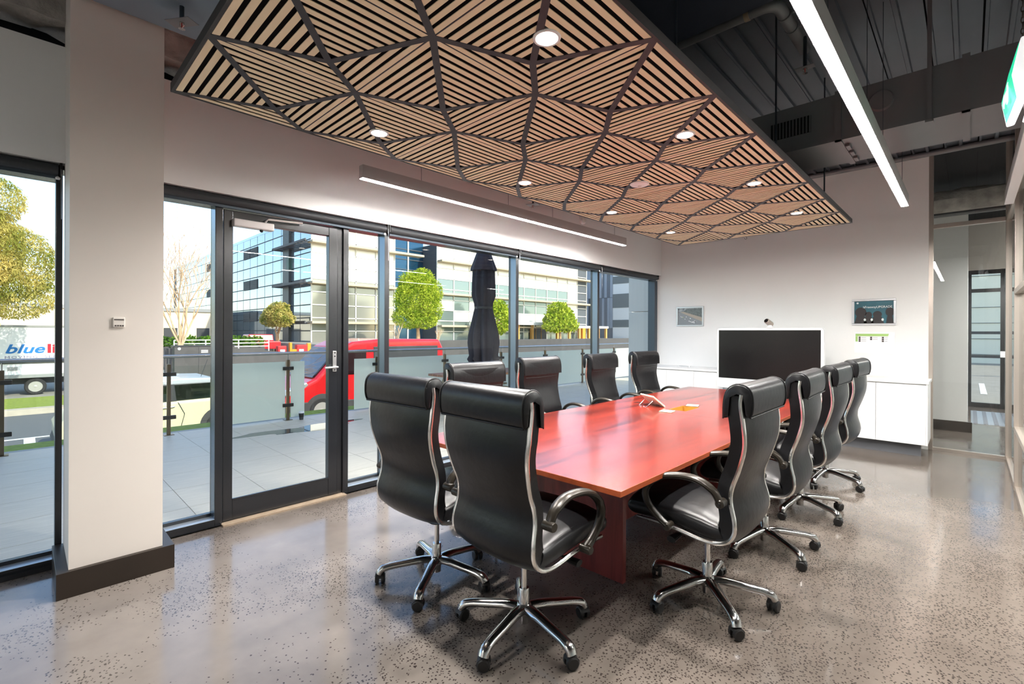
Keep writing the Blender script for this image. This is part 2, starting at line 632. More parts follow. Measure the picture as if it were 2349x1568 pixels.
th = empty('thermostat', (-3.54, 0.386, 1.50))
MB().box(0, 0.016, -0.027, 0.027, -0.030, 0.030).build('case', 'switch_white', th, bevel=0.004)
MB().box(0.016, 0.018, -0.022, 0.022, 0.012, 0.018).build('display_strip', 'dark_print', th)
for k in range(4):
    MB().box(0.016, 0.0185, -0.019 + k * 0.011, -0.012 + k * 0.011, -0.023, -0.016).build('button', 'dark_print', th)
tag(th, 'small square white thermostat on the white pillar', 'thermostat')

# ------------------------------------------------------------------ window wall
XG = -4.125     # glass plane
ZT = 2.44       # frame head
def window(n, y0, y1, label_frame='frame_black', left=True, right=True, sill=0.055, mull=0.05):
    w = empty('window_%d' % n, (0, (y0 + y1) / 2, 0))
    struct(w)
    yc = (y0 + y1) / 2
    if left: MB().box(-4.15, XW, y0 - yc, y0 - yc + mull, 0, ZT).build('frame_post', label_frame, w, bevel=0.003)
    if right: MB().box(-4.15, XW, y1 - yc - mull, y1 - yc, 0, ZT).build('frame_post', label_frame, w, bevel=0.003)
    a = y0 - yc + (mull if left else 0)
    b = y1 - yc - (mull if right else 0)
    MB().box(-4.15, XW, a, b, 0, sill).build('sill', label_frame, w, bevel=0.003)
    MB().box(-4.108, XW + 0.001, a, b, sill, sill + 0.0025).build('sill_reflection', 'sill_sheen', w)  # added sheet carrying the painted sky reflection of the sill top
    if right: MB().box(-4.11, XW - 0.002, y1 - yc - mull - 0.0015, y1 - yc - mull, sill, 2.38).build('post_sheen', 'side_sheen', w)  # added sheet, lighter to imitate sky reflected on the post side
    MB().box(-4.15, XW, a, b, 2.38, ZT).build('head', label_frame, w)
    MB().box(-4.15, -4.11, a, b, sill, sill + 0.025).build('glazing_bead', 'frame_black', w)
    MB().box(XG - 0.004, XG + 0.004, a, b, sill, 2.38).build('pane', 'pane_glass', w)
    return w
window(1, -3.6, -1.55, right=True, left=False)
window(2, -1.55, 0.170, left=False, right=True, mull=0.03)
window(3, 0.60, 1.042, right=True, left=False)
window(4, 1.99, 2.455, left=True, right=True)
window(5, 2.455, 4.275, left=False, right=True)
window(6, 4.275, 6.055, left=False, right=True)
window(7, 6.055, YF, left=False, right=False)
struct(box('trim_3', 'frame_grey', -4.15, -4.02, 7.80, YF, 0.0, ZT, bevel=0.003))
struct(box('trim_4', 'frame_black', -4.17, -4.02, -3.6, YF, ZT, 2.467))

# glazed door
dr = empty('door_1', (0, 1.51, 0))
struct(dr)
def dbox(name, mat, x0, x1, y0, y1, z0, z1, par=dr, bevel=0.003):
    return MB().box(x0, x1, y0 - 1.51, y1 - 1.51, z0, z1).build(name, mat, par, bevel=bevel)
dbox('door_stile', 'frame_black', -4.09, -4.03, 1.048, 1.112, 0.02, 2.37)
dbox('door_stile', 'frame_black', -4.09, -4.03, 1.862, 1.94, 0.02, 2.37)
dbox('door_rail', 'frame_black', -4.088, -4.032, 1.112, 1.862, 0.02, 0.165)
dbox('door_rail', 'frame_black', -4.088, -4.032, 1.112, 1.862, 2.29, 2.37)
dbox('door_pane', 'pane_glass', -4.064, -4.056, 1.112, 1.862, 0.165, 2.29, bevel=0)
dbox('glazing_bead', 'frame_black', -4.04, -4.028, 1.112, 1.862, 0.165, 0.178, bevel=0)
dbox('door_jamb', 'frame_black', -4.13, -4.04, 1.944, 1.99, 0.0, 2.38)
dbox('head', 'frame_black', -4.15, XW - 0.0, 1.042, 1.99, 2.38, ZT)
hd = MB().box(-4.03, -4.022, 1.895 - 1.51, 1.93 - 1.51, 1.10, 1.28).build('handle_plate', 'alu', dr, bevel=0.002)
MB().tube(smoothpath([(-4.022, 1.913 - 1.51, 1.142), (-3.975, 1.913 - 1.51, 1.142), (-3.965, 1.90 - 1.51, 1.142), (-3.963, 1.80 - 1.51, 1.140)], 4), 0.009, 8).build('lever', 'alu', hd)
for z in (1.115, 1.235, 1.265):
    MB().lathe([(0.006, 0), (0.006, 0.004)], (-4.022, 1.913 - 1.51, z), 10, 'x').build('screw', 'frame_black', hd)
cl = MB().box(-4.03, -3.965, 1.10 - 1.51, 1.386 - 1.51, 2.245, 2.302).build('door_closer', 'closer_silver', dr, bevel=0.006)
MB().lathe([(0.012, 0.0), (0.014, -0.008), (0.008, -0.018)], (-3.995, 1.30 - 1.51, 2.245), 12).build('closer_valve', 'black_plastic', cl)
MB().tube([(-4.0, 1.33 - 1.51, 2.31), (-3.99, 1.345 - 1.51, 2.335), (-4.0, 1.62 - 1.51, 2.352)], 0.008, 6).build('closer_arm', 'closer_silver', cl)

# roller blinds above the glazing
def blind(y0, y1, label, bracket_end=True):
    b = empty('roller_blind', (-3.987, y0, 2.425))
    L = y1 - y0
    MB().lathe([(0.033, 0.012), (0.033, L - 0.012)], (0, 0, 0), 20, 'y').build('roll', 'blind_dark', b)
    MB().prism([(-0.02, -0.052), (-0.006, -0.052), (-0.004, -0.02), (-0.018, -0.02)], 0.02, L - 0.02).build('bottom_bar', 'frame_grey', b)
    MB().box(-0.02, 0.036, -0.006, 0.006, -0.03, 0.04).build('bracket', 'blind_bracket', b, bevel=0.003)
    if bracket_end:
        MB().box(-0.02, 0.036, L - 0.006, L + 0.006, -0.03, 0.04).build('bracket', 'blind_bracket', b, bevel=0.003)
        MB().tube([(0.036, L, 0.0), (0.036, L + 0.002, -0.3)], 0.0015, 5).build('chain_pull', 'alu', b)
    MB().lathe([(0.010, -0.01), (0.012, 0.0), (0.004, 0.01)], (0.0, L - 0.014, -0.046), 10).build('bar_end', 'white_satin', b)
    tag(b, label, 'blind', 'dark roller blinds along the window wall')
blind(-3.5, 0.160, 'dark roller blind over the window left of the white pillar')
blind(0.62, 2.40, 'dark roller blind rolled up above the glass door')
blind(2.42, 4.22, 'dark roller blind rolled up above the closed umbrella view')
blind(4.24, 6.02, 'dark roller blind rolled up above the second wide window from the screen wall')
blind(6.04, 7.82, 'dark roller blind rolled up at the screen wall corner')

# ------------------------------------------------------------------ ceiling services
d1 = empty('air_duct', (-3.05, -0.85, 3.28))
MB().box(-0.45, 0.45, -2.7, 2.7, 0, 0.36).build('duct_body', 'duct_blue', d1)
MB().box(-0.47, 0.47, 0.9, 0.94, -0.012, 0.38).build('duct_flange', 'duct_blue', d1)
tag(d1, 'blue grey sheet metal duct running above the window side near the pillar', 'duct')
bmx = empty('steel_beam', (-0.7, 2.45, 3.32))
MB().box(-2.3, 4.2, -0.5, 0.48, 0.0, 0.012).build('lower_flange', 'beam_navy', bmx)
MB().box(-2.3, 4.2, -0.35, 0.35, 0.012, 0.38).build('web_casing', 'beam_navy', bmx)
tag(bmx, 'dark navy boxed beam crossing above the slatted ceiling panel', 'beam')

dx = empty('air_duct', (0, 4.30, 2.915))
dk = MB().box(-2.6, 0.31, 0, 0.62, 0, 0.355).build('duct_body', 'duct_metal', dx)
for x in (-0.72, -0.02):
    fl = MB()
    fl.box(x - 0.02, x + 0.02, -0.018, 0.0, -0.012, 0.37)
    fl.box(x - 0.02, x + 0.02, -0.018, 0.64, -0.012, 0.0)
    fl.build('duct_flange', 'duct_metal', dx)
for k in range(3):
    MB().box(-0.695 + k * 0.0, -0.665, 0.12 + k * 0.17, 0.22 + k * 0.17, -0.02, 0.0).build('clamp', 'duct_metal', dx, bevel=0.004)
MB().lathe([(0.072, 0.0), (0.072, -0.02), (0.066, -0.03)], (-0.46, 0.0, 0.21), 32, 'y').build('inspection_cap', 'duct_metal', dx)
gr = MB().box(-1.19, -0.90, -0.006, 0.0, 0.118, 0.25).build('grille', 'vent_dark', dx)
for k in range(13):
    MB().box(-1.19 + k * 0.0235, -1.184 + k * 0.0235, -0.014, -0.006, 0.118, 0.25).build('louvre', 'duct_metal', gr)
for x in (-0.2,):
    hg = MB()
    hg.box(x - 0.012, x + 0.012, -0.03, -0.022, -0.02, 0.81)
    hg.box(x - 0.022, x + 0.022, -0.04, 0.02, -0.028, -0.012)
    hg.build('hanger_strap', 'duct_metal', dx)
tag(dx, 'wide grey sheet metal duct with a vent grille crossing below the deck ceiling', 'duct')

# sprinkler pipe and heads
sp = empty('sprinkler_pipe', (0, 0, 3.52))
path = [(-3.4, 3.27, 0)] + [(-0.90 - 0.06 + 0.085 * math.sin(t), 3.27 + 0.085 - 0.085 * math.cos(t), 0) for t in [i * math.pi / 12 for i in range(7)]] + [(-0.872, 3.97, 0)]
MB().tube(path, 0.036, 14).build('pipe', 'pipe_grey', sp)
MB().tube([(-1.06, 3.27, 0), (-1.03, 3.27, 0)], 0.040, 14).build('pipe_collar', 'threshold', sp)
for y in (3.44, 3.62):
    MB().tube([(-0.872, y - 0.01, 0), (-0.872, y + 0.01, 0)], 0.042, 14).build('pipe_clamp', 'pipe_grey', sp)
    MB().tube([(-0.825, y, -0.005), (-0.80, y, -0.005), (-0.80, y, 0.2)], 0.008, 6).build('clamp_rod', 'pipe_grey', sp)
tag(sp, 'grey sprinkler pipe bending under the metal deck ceiling', 'pipe')
def sprinkler(loc, label, drop=0.25, plate=(0.115, 0.075), rz=0.0, colour='sprinkler_red'):
    s = empty('fire_sprinkler', loc, rz)
    MB().box(-plate[0] / 2, plate[0] / 2, -plate[1] / 2, plate[1] / 2, 0, 0.003).build('cover_plate', 'pipe_grey', s)
    MB().tube([(0, 0, 0.002), (0, 0, drop)], 0.012, 10).build('drop_pipe', 'rod_steel', s)
    h = MB()
    h.tube([(0.011, 0, 0), (0.014, 0, -0.015), (0.002, 0, -0.032)], 0.0025, 6)
    h.tube([(-0.011, 0, 0), (-0.014, 0, -0.015), (-0.002, 0, -0.032)], 0.0025, 6)
    h.lathe([(0.012, 0.0), (0.012, -0.006)], (0, 0, 0), 12)
    h.build('head_frame', 'sprinkler_metal', s)
    MB().lathe([(0.0025, -0.005), (0.0035, -0.015), (0.0025, -0.028)], (0, 0, 0), 8).build('glass_bulb', colour, s)
    d = MB()
    for k in range(10):
        a = 2 * math.pi * k / 10
        a2 = a + 0.45
        d.add([(0, 0, -0.034), (0.017 * math.cos(a), 0.017 * math.sin(a), -0.036), (0.017 * math.cos(a2), 0.017 * math.sin(a2), -0.036), (0, 0, -0.032)], [(0, 1, 2), (0, 2, 3), (0, 3, 1)])
    d.build('deflector', 'sprinkler_metal', s)
    tag(s, label, 'sprinkler')
sprinkler((-3.20, 0.62, 3.19), 'fire sprinkler head with grey plate next to the slatted panel corner by the pillar', 0.12, (0.15, 0.075), 0.6)
sprinkler((-0.83, 3.79, 3.30), 'fire sprinkler head under the bent grey pipe beside the bright linear light', 0.22, (0.115, 0.06), 0.0)
sprinkler((-3.60, 4.06, 2.91), 'fire sprinkler head just above the pendant light on the window side', 0.83, (0.14, 0.10), 0.3)
spk = empty('wall_speaker', (-3.95, 5.51, 3.06))
MB().lathe([(0.075, 0.0), (0.072, 0.02), (0.05, 0.028)], (0, 0, 0), 28, 'x').build('rim', 'white_satin', spk)
MB().lathe([(0.05, 0.027), (0.048, 0.033), (0.01, 0.036)], (0, 0, 0), 24, 'x').build('cone_cover', 'switch_white', spk)
tag(spk, 'round white disc high on the window wall beyond the pendant light', 'speaker')

# exit sign hanging from chains
ex = empty('exit_sign', (0.20, 3.05, 2.63), math.radians(3))
hexp = [(-0.03, 0.15), (0.03, 0.15), (0.055, 0.02), (0.05, -0.12), (0.0, -0.145), (-0.05, -0.13), (-0.062, -0.02)]
MB().prism([(-0.035, 0.135), (0.03, 0.16), (0.052, 0.02), (0.04, -0.12), (0.02, -0.12)], 0.03, 0.38).build('case_back', 'exit_grey', ex, bevel=0.004)
MB().prism([(-0.04, 0.13), (-0.012, 0.13), (0.012, 0.0), (-0.02, -0.135), (-0.048, -0.14), (-0.066, -0.02)], 0.0, 0.40).build('diffuser', 'exit_white', ex, bevel=0.006)
MB().prism([(0.028, -0.02), (0.06, 0.0), (0.066, -0.06), (0.03, -0.135), (0.005, -0.13)], 0.0, 0.40).build('diffuser', 'exit_white', ex, bevel=0.006)
gl = MB().prism([(-0.0445, 0.115), (-0.041, 0.115), (-0.064, -0.02), (-0.0475, -0.125), (-0.052, -0.125), (-0.0685, -0.02)], 0.03, 0.37).build('green_lens', 'exit_green', ex)
mn = MB()
mn.prism([(0.13, -0.01), (0.17, -0.01), (0.17, -0.10), (0.13, -0.10)], -0.0695, -0.0665, 'x')
mn.prism([(0.19, -0.03), (0.27, -0.03), (0.27, -0.015), (0.31, -0.05), (0.27, -0.085), (0.27, -0.07), (0.19, -0.07)], -0.0695, -0.0665, 'x')
mn.build('pictogram', 'exit_white', gl)
for y in (0.06, 0.33):
    ch = MB()
    for k in range(36):
        z = 0.16 + k * 0.027
        o2 = 0.006
        ring = [(o2 * math.cos(t) if k % 2 else 0, y + (0 if k % 2 else o2 * math.cos(t)), z + 0.017 * math.sin(t)) for t in [i * math.pi / 4 for i in range(8)]]
        ch.tube(ring + [ring[0]], 0.0022, 5)
    ch.build('chain', 'chain', ex)
tag(ex, 'white emergency exit sign with green face hung on chains', 'sign')

# ------------------------------------------------------------------ slatted acoustic ceiling panel
PX0, PX1, PY0, PY1, PZ = -2.868, -0.928, 0.523, 6.235, 2.65
NTX, NTY = 3, 9
TX, TY = (PX1 - PX0) / NTX, (PY1 - PY0) / NTY
ap = empty('acoustic_panel', ((PX0 + PX1) / 2, (PY0 + PY1) / 2, PZ))
tag(ap, 'suspended ceiling panel of pale oak slats set in dark triangular frames', 'ceiling panel')
ox, oy = (PX0 + PX1) / 2, (PY0 + PY1) / 2
MB().box(PX0 - ox, PX1 - ox, PY0 - oy, PY1 - oy, 0.0032, 0.034).build('felt_backing', 'panel_felt', ap)
for nm, q in (('a', (PX0 - 0.012, PX0, PY0 - 0.012, PY1 + 0.012)), ('b', (PX1, PX1 + 0.012, PY0 - 0.012, PY1 + 0.012)), ('c', (PX0, PX1, PY0 - 0.012, PY0)), ('d', (PX0, PX1, PY1, PY1 + 0.012))):
    MB().box(q[0] - ox, q[1] - ox, q[2] - oy, q[3] - oy, -0.002, 0.042).build('edge_trim', 'panel_edge', ap)
AX, AY = 0.265, 0.662      # meeting point of the four triangles inside a tile
slats_near, slats_far = [], MB()
SW, SG = 0.0265, 0.0195    # slat and gap
def clip_half(poly, n, d):
    out = []
    for i in range(len(poly)):
        p, q = poly[i], poly[(i + 1) % len(poly)]
        a, b = p[0] * n[0] + p[1] * n[1] - d, q[0] * n[0] + q[1] * n[1] - d
        if a >= 0: out.append(p)
        if (a > 0 and b < 0) or (a < 0 and b > 0):
            t = a / (a - b)
            out.append((p[0] + (q[0] - p[0]) * t, p[1] + (q[1] - p[1]) * t))
    return out
def tri_slats():
    """slat outlines for one tile, and frame strips, in tile coordinates"""
    A = (AX * TX, AY * TY)
    cs = [(0, 0), (TX, 0), (TX, TY), (0, TY)]
    hs = 0.0155
    sl = []
    for k in range(4):
        p, q = cs[k], cs[(k + 1) % 4]
        ex_, ey_ = q[0] - p[0], q[1] - p[1]
        l = math.hypot(ex_, ey_)
        ex_, ey_ = ex_ / l, ey_ / l
        nx, ny = -ey_, ex_           # inward
        dist = (A[0] - p[0]) * nx + (A[1] - p[1]) * ny
        tri = [p, q, A]
        # keep clear of the diagonal strips
        for (s, e) in ((q, A), (A, p)):
            vx, vy = e[0] - s[0], e[1] - s[1]
            ll = math.hypot(vx, vy)
            n2 = (-vy / ll, vx / ll)
            tri = clip_half(tri, n2, s[0] * n2[0] + s[1] * n2[1] + hs)
        n = max(2, round(dist / (SW + SG)))
        pitch = dist / n
        for i in range(n):
            a = 0.004 + i * pitch
            b = a + pitch * SW / (SW + SG)
            o = p[0] * nx + p[1] * ny
            po = clip_half(tri, (nx, ny), o + a)
            if len(po) >= 3: po = clip_half(po, (-nx, -ny), -(o + b))
            if len(po) >= 3:
                ar = abs(sum(po[j][0] * po[(j + 1) % len(po)][1] - po[(j + 1) % len(po)][0] * po[j][1] for j in range(len(po)))) / 2
                if ar > 0.0003: sl.append((po, math.atan2(ey_, ex_)))
    return A, cs, sl
A_, CS_, SL_ = tri_slats()
strip = MB()
for cpt in CS_:
    vx, vy = A_[0] - cpt[0], A_[1] - cpt[1]
    ll = math.hypot(vx, vy)
    wx, wy = -vy / ll * 0.0155, vx / ll * 0.0155
    strip.prism([(cpt[0] + wx, cpt[1] + wy), (cpt[0] - wx, cpt[1] - wy), (A_[0] - wx, A_[1] - wy), (A_[0] + wx, A_[1] + wy)], -0.002, 0.0035, 'z')
strip.prism([(0, -0.002), (TX, -0.002), (TX, 0.002), (0, 0.002)], -0.001, 0.0035, 'z')
strip.prism([(-0.002, 0), (0.002, 0), (0.002, TY), (-0.002, TY)], -0.001, 0.0035, 'z')
strip_me = strip.mesh('tile_frame', 'panel_dark')
slat_mes = []
for po, ang in SL_:
    mx_, my_ = sum(p[0] for p in po) / len(po), sum(p[1] for p in po) / len(po)
    ca, sa = math.cos(-ang), math.sin(-ang)
    loc_po = [((p[0] - mx_) * ca - (p[1] - my_) * sa, (p[0] - mx_) * sa + (p[1] - my_) * ca) for p in po]
    slat_mes.append((MB().prism(loc_po, 0.0, 0.003, 'z').mesh('slat', 'slat_oak'), mx_, my_, ang, po))
tiles = []
for j in range(NTY):
    for i in range(NTX):
        tiles.append((i, j))
n_near = 0
for (i, j) in sorted(tiles, key=lambda t: (t[1] * TY + PY0) ** 2 + ((t[0] * TX + PX0 + 0.3)) ** 2):
    bx_, by_ = PX0 + i * TX - ox, PY0 + j * TY - oy
    tl = inst('tile_frame', strip_me, (bx_, by_, 0), ap)
    if n_near + len(slat_mes) <= 300:
        for me, mx_, my_, ang, po in slat_mes:
            inst('slat', me, (mx_, my_, 0), tl, (0, 0, ang))
        n_near += len(slat_mes)
    else:
        for me, mx_, my_, ang, po in slat_mes:
            slats_far.prism([(p[0] + bx_, p[1] + by_) for p in po], 0.0, 0.003, 'z')
tag(slats_far.build('slats', 'slat_oak', ap), kind='stuff')
# suspension rods of the panel
for (x, y) in ((-0.935, 2.0), (-0.935, 3.5), (-0.935, 4.97), (-2.86, 2.0), (-2.86, 3.5), (-2.86, 4.97)):
    MB().tube([(x - ox, y - oy, 0.04), (x - ox, y - oy, 1.08)], 0.006, 8).build('suspension_rod', 'rod_steel', ap)
MB().tube([(-2.0 - ox + 0.012 * math.sin(t), PY1 + 0.0 - oy, -0.02 + 0.012 * math.cos(t)) for t in [k * 0.5 for k in range(11)]], 0.003, 6).build('hook', 'black_plastic', ap)

# recessed downlights and the round detector in the panel
def downlight(x, y, label):
    d = empty('downlight', (x, y, PZ - 0.001))
    rim = MB()
    rim.rings([[(r * math.cos(2 * math.pi * k / 32), r * math.sin(2 * math.pi * k / 32), h) for k in range(32)] for r, h in ((0.046, 0.0), (0.046, -0.005), (0.056, -0.005), (0.058, 0.0))], cap=False)
    rim.build('rim', 'white_satin', d)
    MB().lathe([(0.046, -0.002), (0.02, -0.0025)], (0, 0, 0), 32).build('lamp', 'downlight_glow', d)
    ld = bpy.data.lights.new('downlight_beam', 'SPOT')
    ld.energy = DOWNLIGHT_W
    ld.color = (1.0, 0.96, 0.91)
    ld.spot_size = math.radians(155)
    ld.spot_blend = 1.0
    ld.shadow_soft_size = 0.04
    lo = bpy.data.objects.new('downlight_beam', ld)
    C.objects.link(lo)
    lo.parent = d
    lo.location = (0, 0, -0.012)
    tag(d, label, 'downlight', 'round downlights in the slatted panel')
dl_lab = ['nearest the camera', 'second from the camera', 'third from the camera', 'farthest from the camera']
for k, yy in enumerate((1.48, 2.78, 4.06, 5.35)):
    downlight(-1.24, yy, 'glowing round downlight in the room side row of the slatted panel, ' + dl_lab[k])
    downlight(-2.56, yy + 0.01, 'glowing round downlight in the window side row of the slatted panel, ' + dl_lab[k])
sd = empty('smoke_detector', (-1.91, 3.445, PZ))
MB().lathe([(0.075, 0.0), (0.076, -0.006), (0.07, -0.012)], (0, 0, 0), 36).build('base_ring', 'white_satin', sd)
MB().lathe([(0.07, -0.0115), (0.052, -0.018), (0.02, -0.02)], (0, 0, 0), 32).build('cover', 'bezel_white', sd)
MB().lathe([(0.014, -0.02), (0.012, -0.027), (0.003, -0.028)], (0, 0, 0), 16).build('centre_cap', 'switch_white', sd)
tag(sd, 'round white unlit detector disc in the middle of the slatted panel', 'detector')

# ------------------------------------------------------------------ linear pendant lights
def pendant(x, label, y0=1.79, y1=5.62, z=2.62):
    p = empty('pendant_light', (x, y0, z))
    L = y1 - y0
    w = 0.028
    h = MB()
    h.box(-w, w, 0, L, 0.012, 0.10)
    h.box(-w, -w + 0.004, 0, L, 0, 0.012)
    h.box(w - 0.004, w, 0, L, 0, 0.012)
    h.build('housing', 'light_housing', p)
    MB().box(-w, w, -0.002, 0, 0, 0.10).build('end_cap', 'alu', p)
    MB().box(-w, w, L, L + 0.002, 0, 0.10).build('end_cap', 'alu', p)
    for k in range(3):
        MB().box(-w + 0.004, w - 0.004, k * L / 3 + 0.003, (k + 1) * L / 3 - 0.003, -0.002, 0.011).build('diffuser', 'pendant_glow', p)
    for y in (0.55, 1.6, 2.3, L - 0.25):
        MB().tube([(0, y, 0.10), (0, y, 1.1)], 0.0018, 5).build('wire', 'rod_steel', p)
    tag(p, label, 'pendant light', 'linear pendant lights beside the slatted panel')
pendant(-3.335, 'grey linear pendant light glowing in front of the window wall')
pendant(-0.43, 'bright linear pendant light on the room side of the slatted panel')
pendant(1.25, 'added unseen pendant light over the corridor behind the glass partition', 3.4, 7.4)  # added out of view to brighten the room through the partition
pendant(1.0, 'added unseen pendant light in the entry beyond the far glass', 8.6, 12.4)  # added out of view to brighten the entry walls
pendant(-1.9, 'short added pendant light, unseen, behind the camera', -3.4, -1.9)  # added fill lamp, out of view behind the camera
# ------------------------------------------------------------------ glass partitions on the right and far right
pf = empty('window_8', (0, 0, 0))
struct(pf)
MB().box(-0.372, -0.327, YF, YF + 0.08, 0, 3.70).build('frame_post', 'alu_warm', pf, bevel=0.003)
MB().box(-0.327, 0.30, YF + 0.01, YF + 0.07, 0, 0.035).build('sill', 'alu_warm', pf)
MB().box(-0.327, 0.30, YF + 0.01, YF + 0.07, 2.765, 2.815).build('transom', 'alu_warm', pf, bevel=0.003)
MB().box(-0.327, 0.30, YF + 0.035, YF + 0.045, 0.035, 2.765).build('pane', 'partition_glass', pf)
MB().box(-0.327, 0.30, YF + 0.035, YF + 0.045, 2.815, 3.70).build('pane', 'partition_glass', pf)
MB().box(-0.372, 0.36, YF, YF + 0.08, 3.70, 3.76).build('head', 'alu_warm', pf)
pr = empty('window_9', (0.33, 0, 0))
struct(pr)
posts = [YF + 0.04, 6.42, 5.0, 3.4, 1.8, 0.2, -1.4, -3.0]
for y in posts:
    MB().box(-0.03, 0.03, y - 0.03, y + 0.03, 0, 3.72).build('frame_post', 'alu_warm', pr, bevel=0.003)
for a, b in zip(posts[:-1], posts[1:]):
    MB().box(-0.025, 0.025, b + 0.03, a - 0.03, 0, 0.04).build('sill', 'alu_warm', pr)
    MB().box(-0.025, 0.025, b + 0.03, a - 0.03, 2.765, 2.815).build('transom', 'alu_warm', pr)
    MB().box(-0.004, 0.004, b + 0.03, a - 0.03, 0.04, 2.765).build('pane', 'partition_glass', pr)
    MB().box(-0.004, 0.004, b + 0.03, a - 0.03, 2.815, 3.70).build('pane', 'partition_glass', pr)
for z in (0.56, 1.82):
    MB().box(-0.035, 0.02, 5.03, 6.39, z, z + 0.045).build('mid_rail', 'alu_warm', pr, bevel=0.003)
MB().box(-0.035, 0.02, 6.34, 6.385, 0.605, 1.82).build('inner_stile', 'alu_warm', pr, bevel=0.003)
tr = MB().box(-0.10, -0.045, 3.3, 6.3, 2.66, 2.76).build('sliding_track', 'alu', pr, bevel=0.004)
MB().box(-0.102, -0.043, 3.3, 6.3, 2.645, 2.66).build('track_lip', 'white_satin', tr)

# next room seen through the far glass
struct(box('wall_next', 'next_wall', -3.0, -0.02, 9.72, 9.82, 0.0, 3.6))
struct(box('baseboard_next', 'plinth_brown', -3.0, 0.03, 9.68, 9.72, 0.0, 0.15))
struct(box('wall_next_end', 'next_wall', -0.12, -0.02, 9.82, 13.2, 0.0, 3.6))
struct(box('wall_next_left', 'next_wall', -3.1, -3.0, 8.0, 9.82, 0.0, 3.6))
struct(box('wall_entry_head', 'pillar_paint', -0.02, 3.6, 13.2, 13.3, 2.72, 3.8))
struct(box('ceiling_next', 'void_dark', -4.3, 3.7, YF, 13.6, 3.72, 3.86))
tag(lumpy_beam('insulated_beam', -1.4, -1.0, 0, 1, 0, 1, 2, 5), 'tmp', 'beam')
bpy.data.objects.remove(bpy.data.objects['insulated_beam.001'])
lb = MB()
rnd = random.Random(8)
rs = []
for i in range(50):
    x = -3.0 + 6.5 * i / 49
    rs.append([(x, 9.6 + 0.2 * math.cos(a) * (1 + rnd.uniform(-.1, .1)), 3.42 + 0.17 * math.sin(a) * (1 + rnd.uniform(-.15, .15))) for a in [2 * math.pi * k / 12 for k in range(12)]])
tag(lb.rings(rs).build('insulated_beam', 'insulation'), 'insulation wrapped beam under the ceiling of the entry beyond the glass', 'beam')
tag(MB().tube([(-3.0, 9.0, 3.12), (3.4, 9.0, 3.12)], 0.03, 10).build('ceiling_pipe', 'pipe_grey'), 'thin grey pipe under the entry ceiling beyond the glass', 'pipe')
ed = empty('door_2', (0, 13.25, 0))
struct(ed)
for x in (0.0, 0.46, 0.52, 1.2):
    MB().box(x - 0.028, x + 0.028, -0.05, 0.05, 0, 2.72).build('door_stile', 'frame_black', ed)
for z, h in ((0.0, 0.09), (2.28, 0.07), (2.64, 0.08)):
    MB().box(0.028, 1.2, -0.04, 0.04, z, z + h).build('door_rail', 'frame_black', ed)
MB().box(0.028, 1.2, -0.004, 0.004, 0.09, 2.28).build('door_pane', 'pane_glass', ed)
MB().box(0.028, 1.2, -0.004, 0.004, 2.35, 2.64).build('door_pane', 'pane_glass', ed)
MB().box(0.43, 0.55, -0.062, -0.05, 1.0, 1.12).build('push_plate', 'white_satin', ed)
mat_ = empty('entry_grate', (0.6, 11.6, 0.0))
MB().box(-0.58, 1.2, -0.9, 0.9, 0.0, 0.006).build('tray', 'alu', mat_)
for k in range(14):
    MB().box(-0.55 + k * 0.12, -0.50 + k * 0.12, -0.88, 0.88, 0.006, 0.012).build('grate_bar', 'pipe_grey', mat_)
tag(mat_, 'ribbed metal entry grate in front of the far glass doors', 'grate')

# ------------------------------------------------------------------ credenza along the far wall
edges = [-0.36, -0.828, -1.283, -1.738, -2.193, -2.648, -3.103, -3.557, -3.94]
where = ['at the glass partition end', 'second from the glass partition', 'right of the screen', 'under the right part of the screen', 'under the middle of the screen', 'under the left edge of the screen', 'left of the screen', 'in the window corner']
for k in range(8):
    a, b = edges[k + 1], edges[k]
    cb = empty('cabinet', ((a + b) / 2, 7.3, 0.15))
    w = (b - a) / 2
    MB().box(-w + 0.001, w - 0.001, 0.02, 0.595, 0, 0.712).build('body', 'cabinet_white', cb)
    MB().box(-w + 0.0025, w - 0.0025, 0.0, 0.019, 0.0, 0.700).build('door', 'cabinet_white', cb, bevel=0.0015)
    if k == 0:
        MB().box(w - 0.001, w + 0.014, -0.004, 0.595, -0.0, 0.712).build('end_panel', 'cabinet_white', cb, bevel=0.001)
        MB().box(w + 0.014, w + 0.017, 0.04, 0.07, 0.46, 0.56).build('side_switch', 'switch_white', cb)
    tag(cb, 'white handleless cabinet unit ' + where[k], 'cabinet', 'white cabinets along the screen wall')
tag(box('worktop', 'cabinet_top', -3.94, -0.335, 7.285, 7.897, 0.864, 0.892, bevel=0.002), 'long white worktop over the cabinets on the screen wall', 'worktop')
struct(box('baseboard_far', 'kick_grey', -3.94, -0.41, 7.40, 7.43, 0.0, 0.15))
rm = empty('marker_tray', (-3.36, 7.55, 0.892))
MB().box(-0.10, 0.06, -0.02, 0.02, 0, 0.008).build('tray', 'white_satin', rm, bevel=0.002)
MB().tube([(-0.09, 0.0, 0.014), (0.04, 0.005, 0.014)], 0.006, 8).build('pen', 'alu', rm)
MB().box(0.075, 0.10, -0.012, 0.012, 0, 0.022).build('clip', 'white_satin', rm, bevel=0.003)
tag(rm, 'small white pen tray on the worktop left of the screen', 'tray')

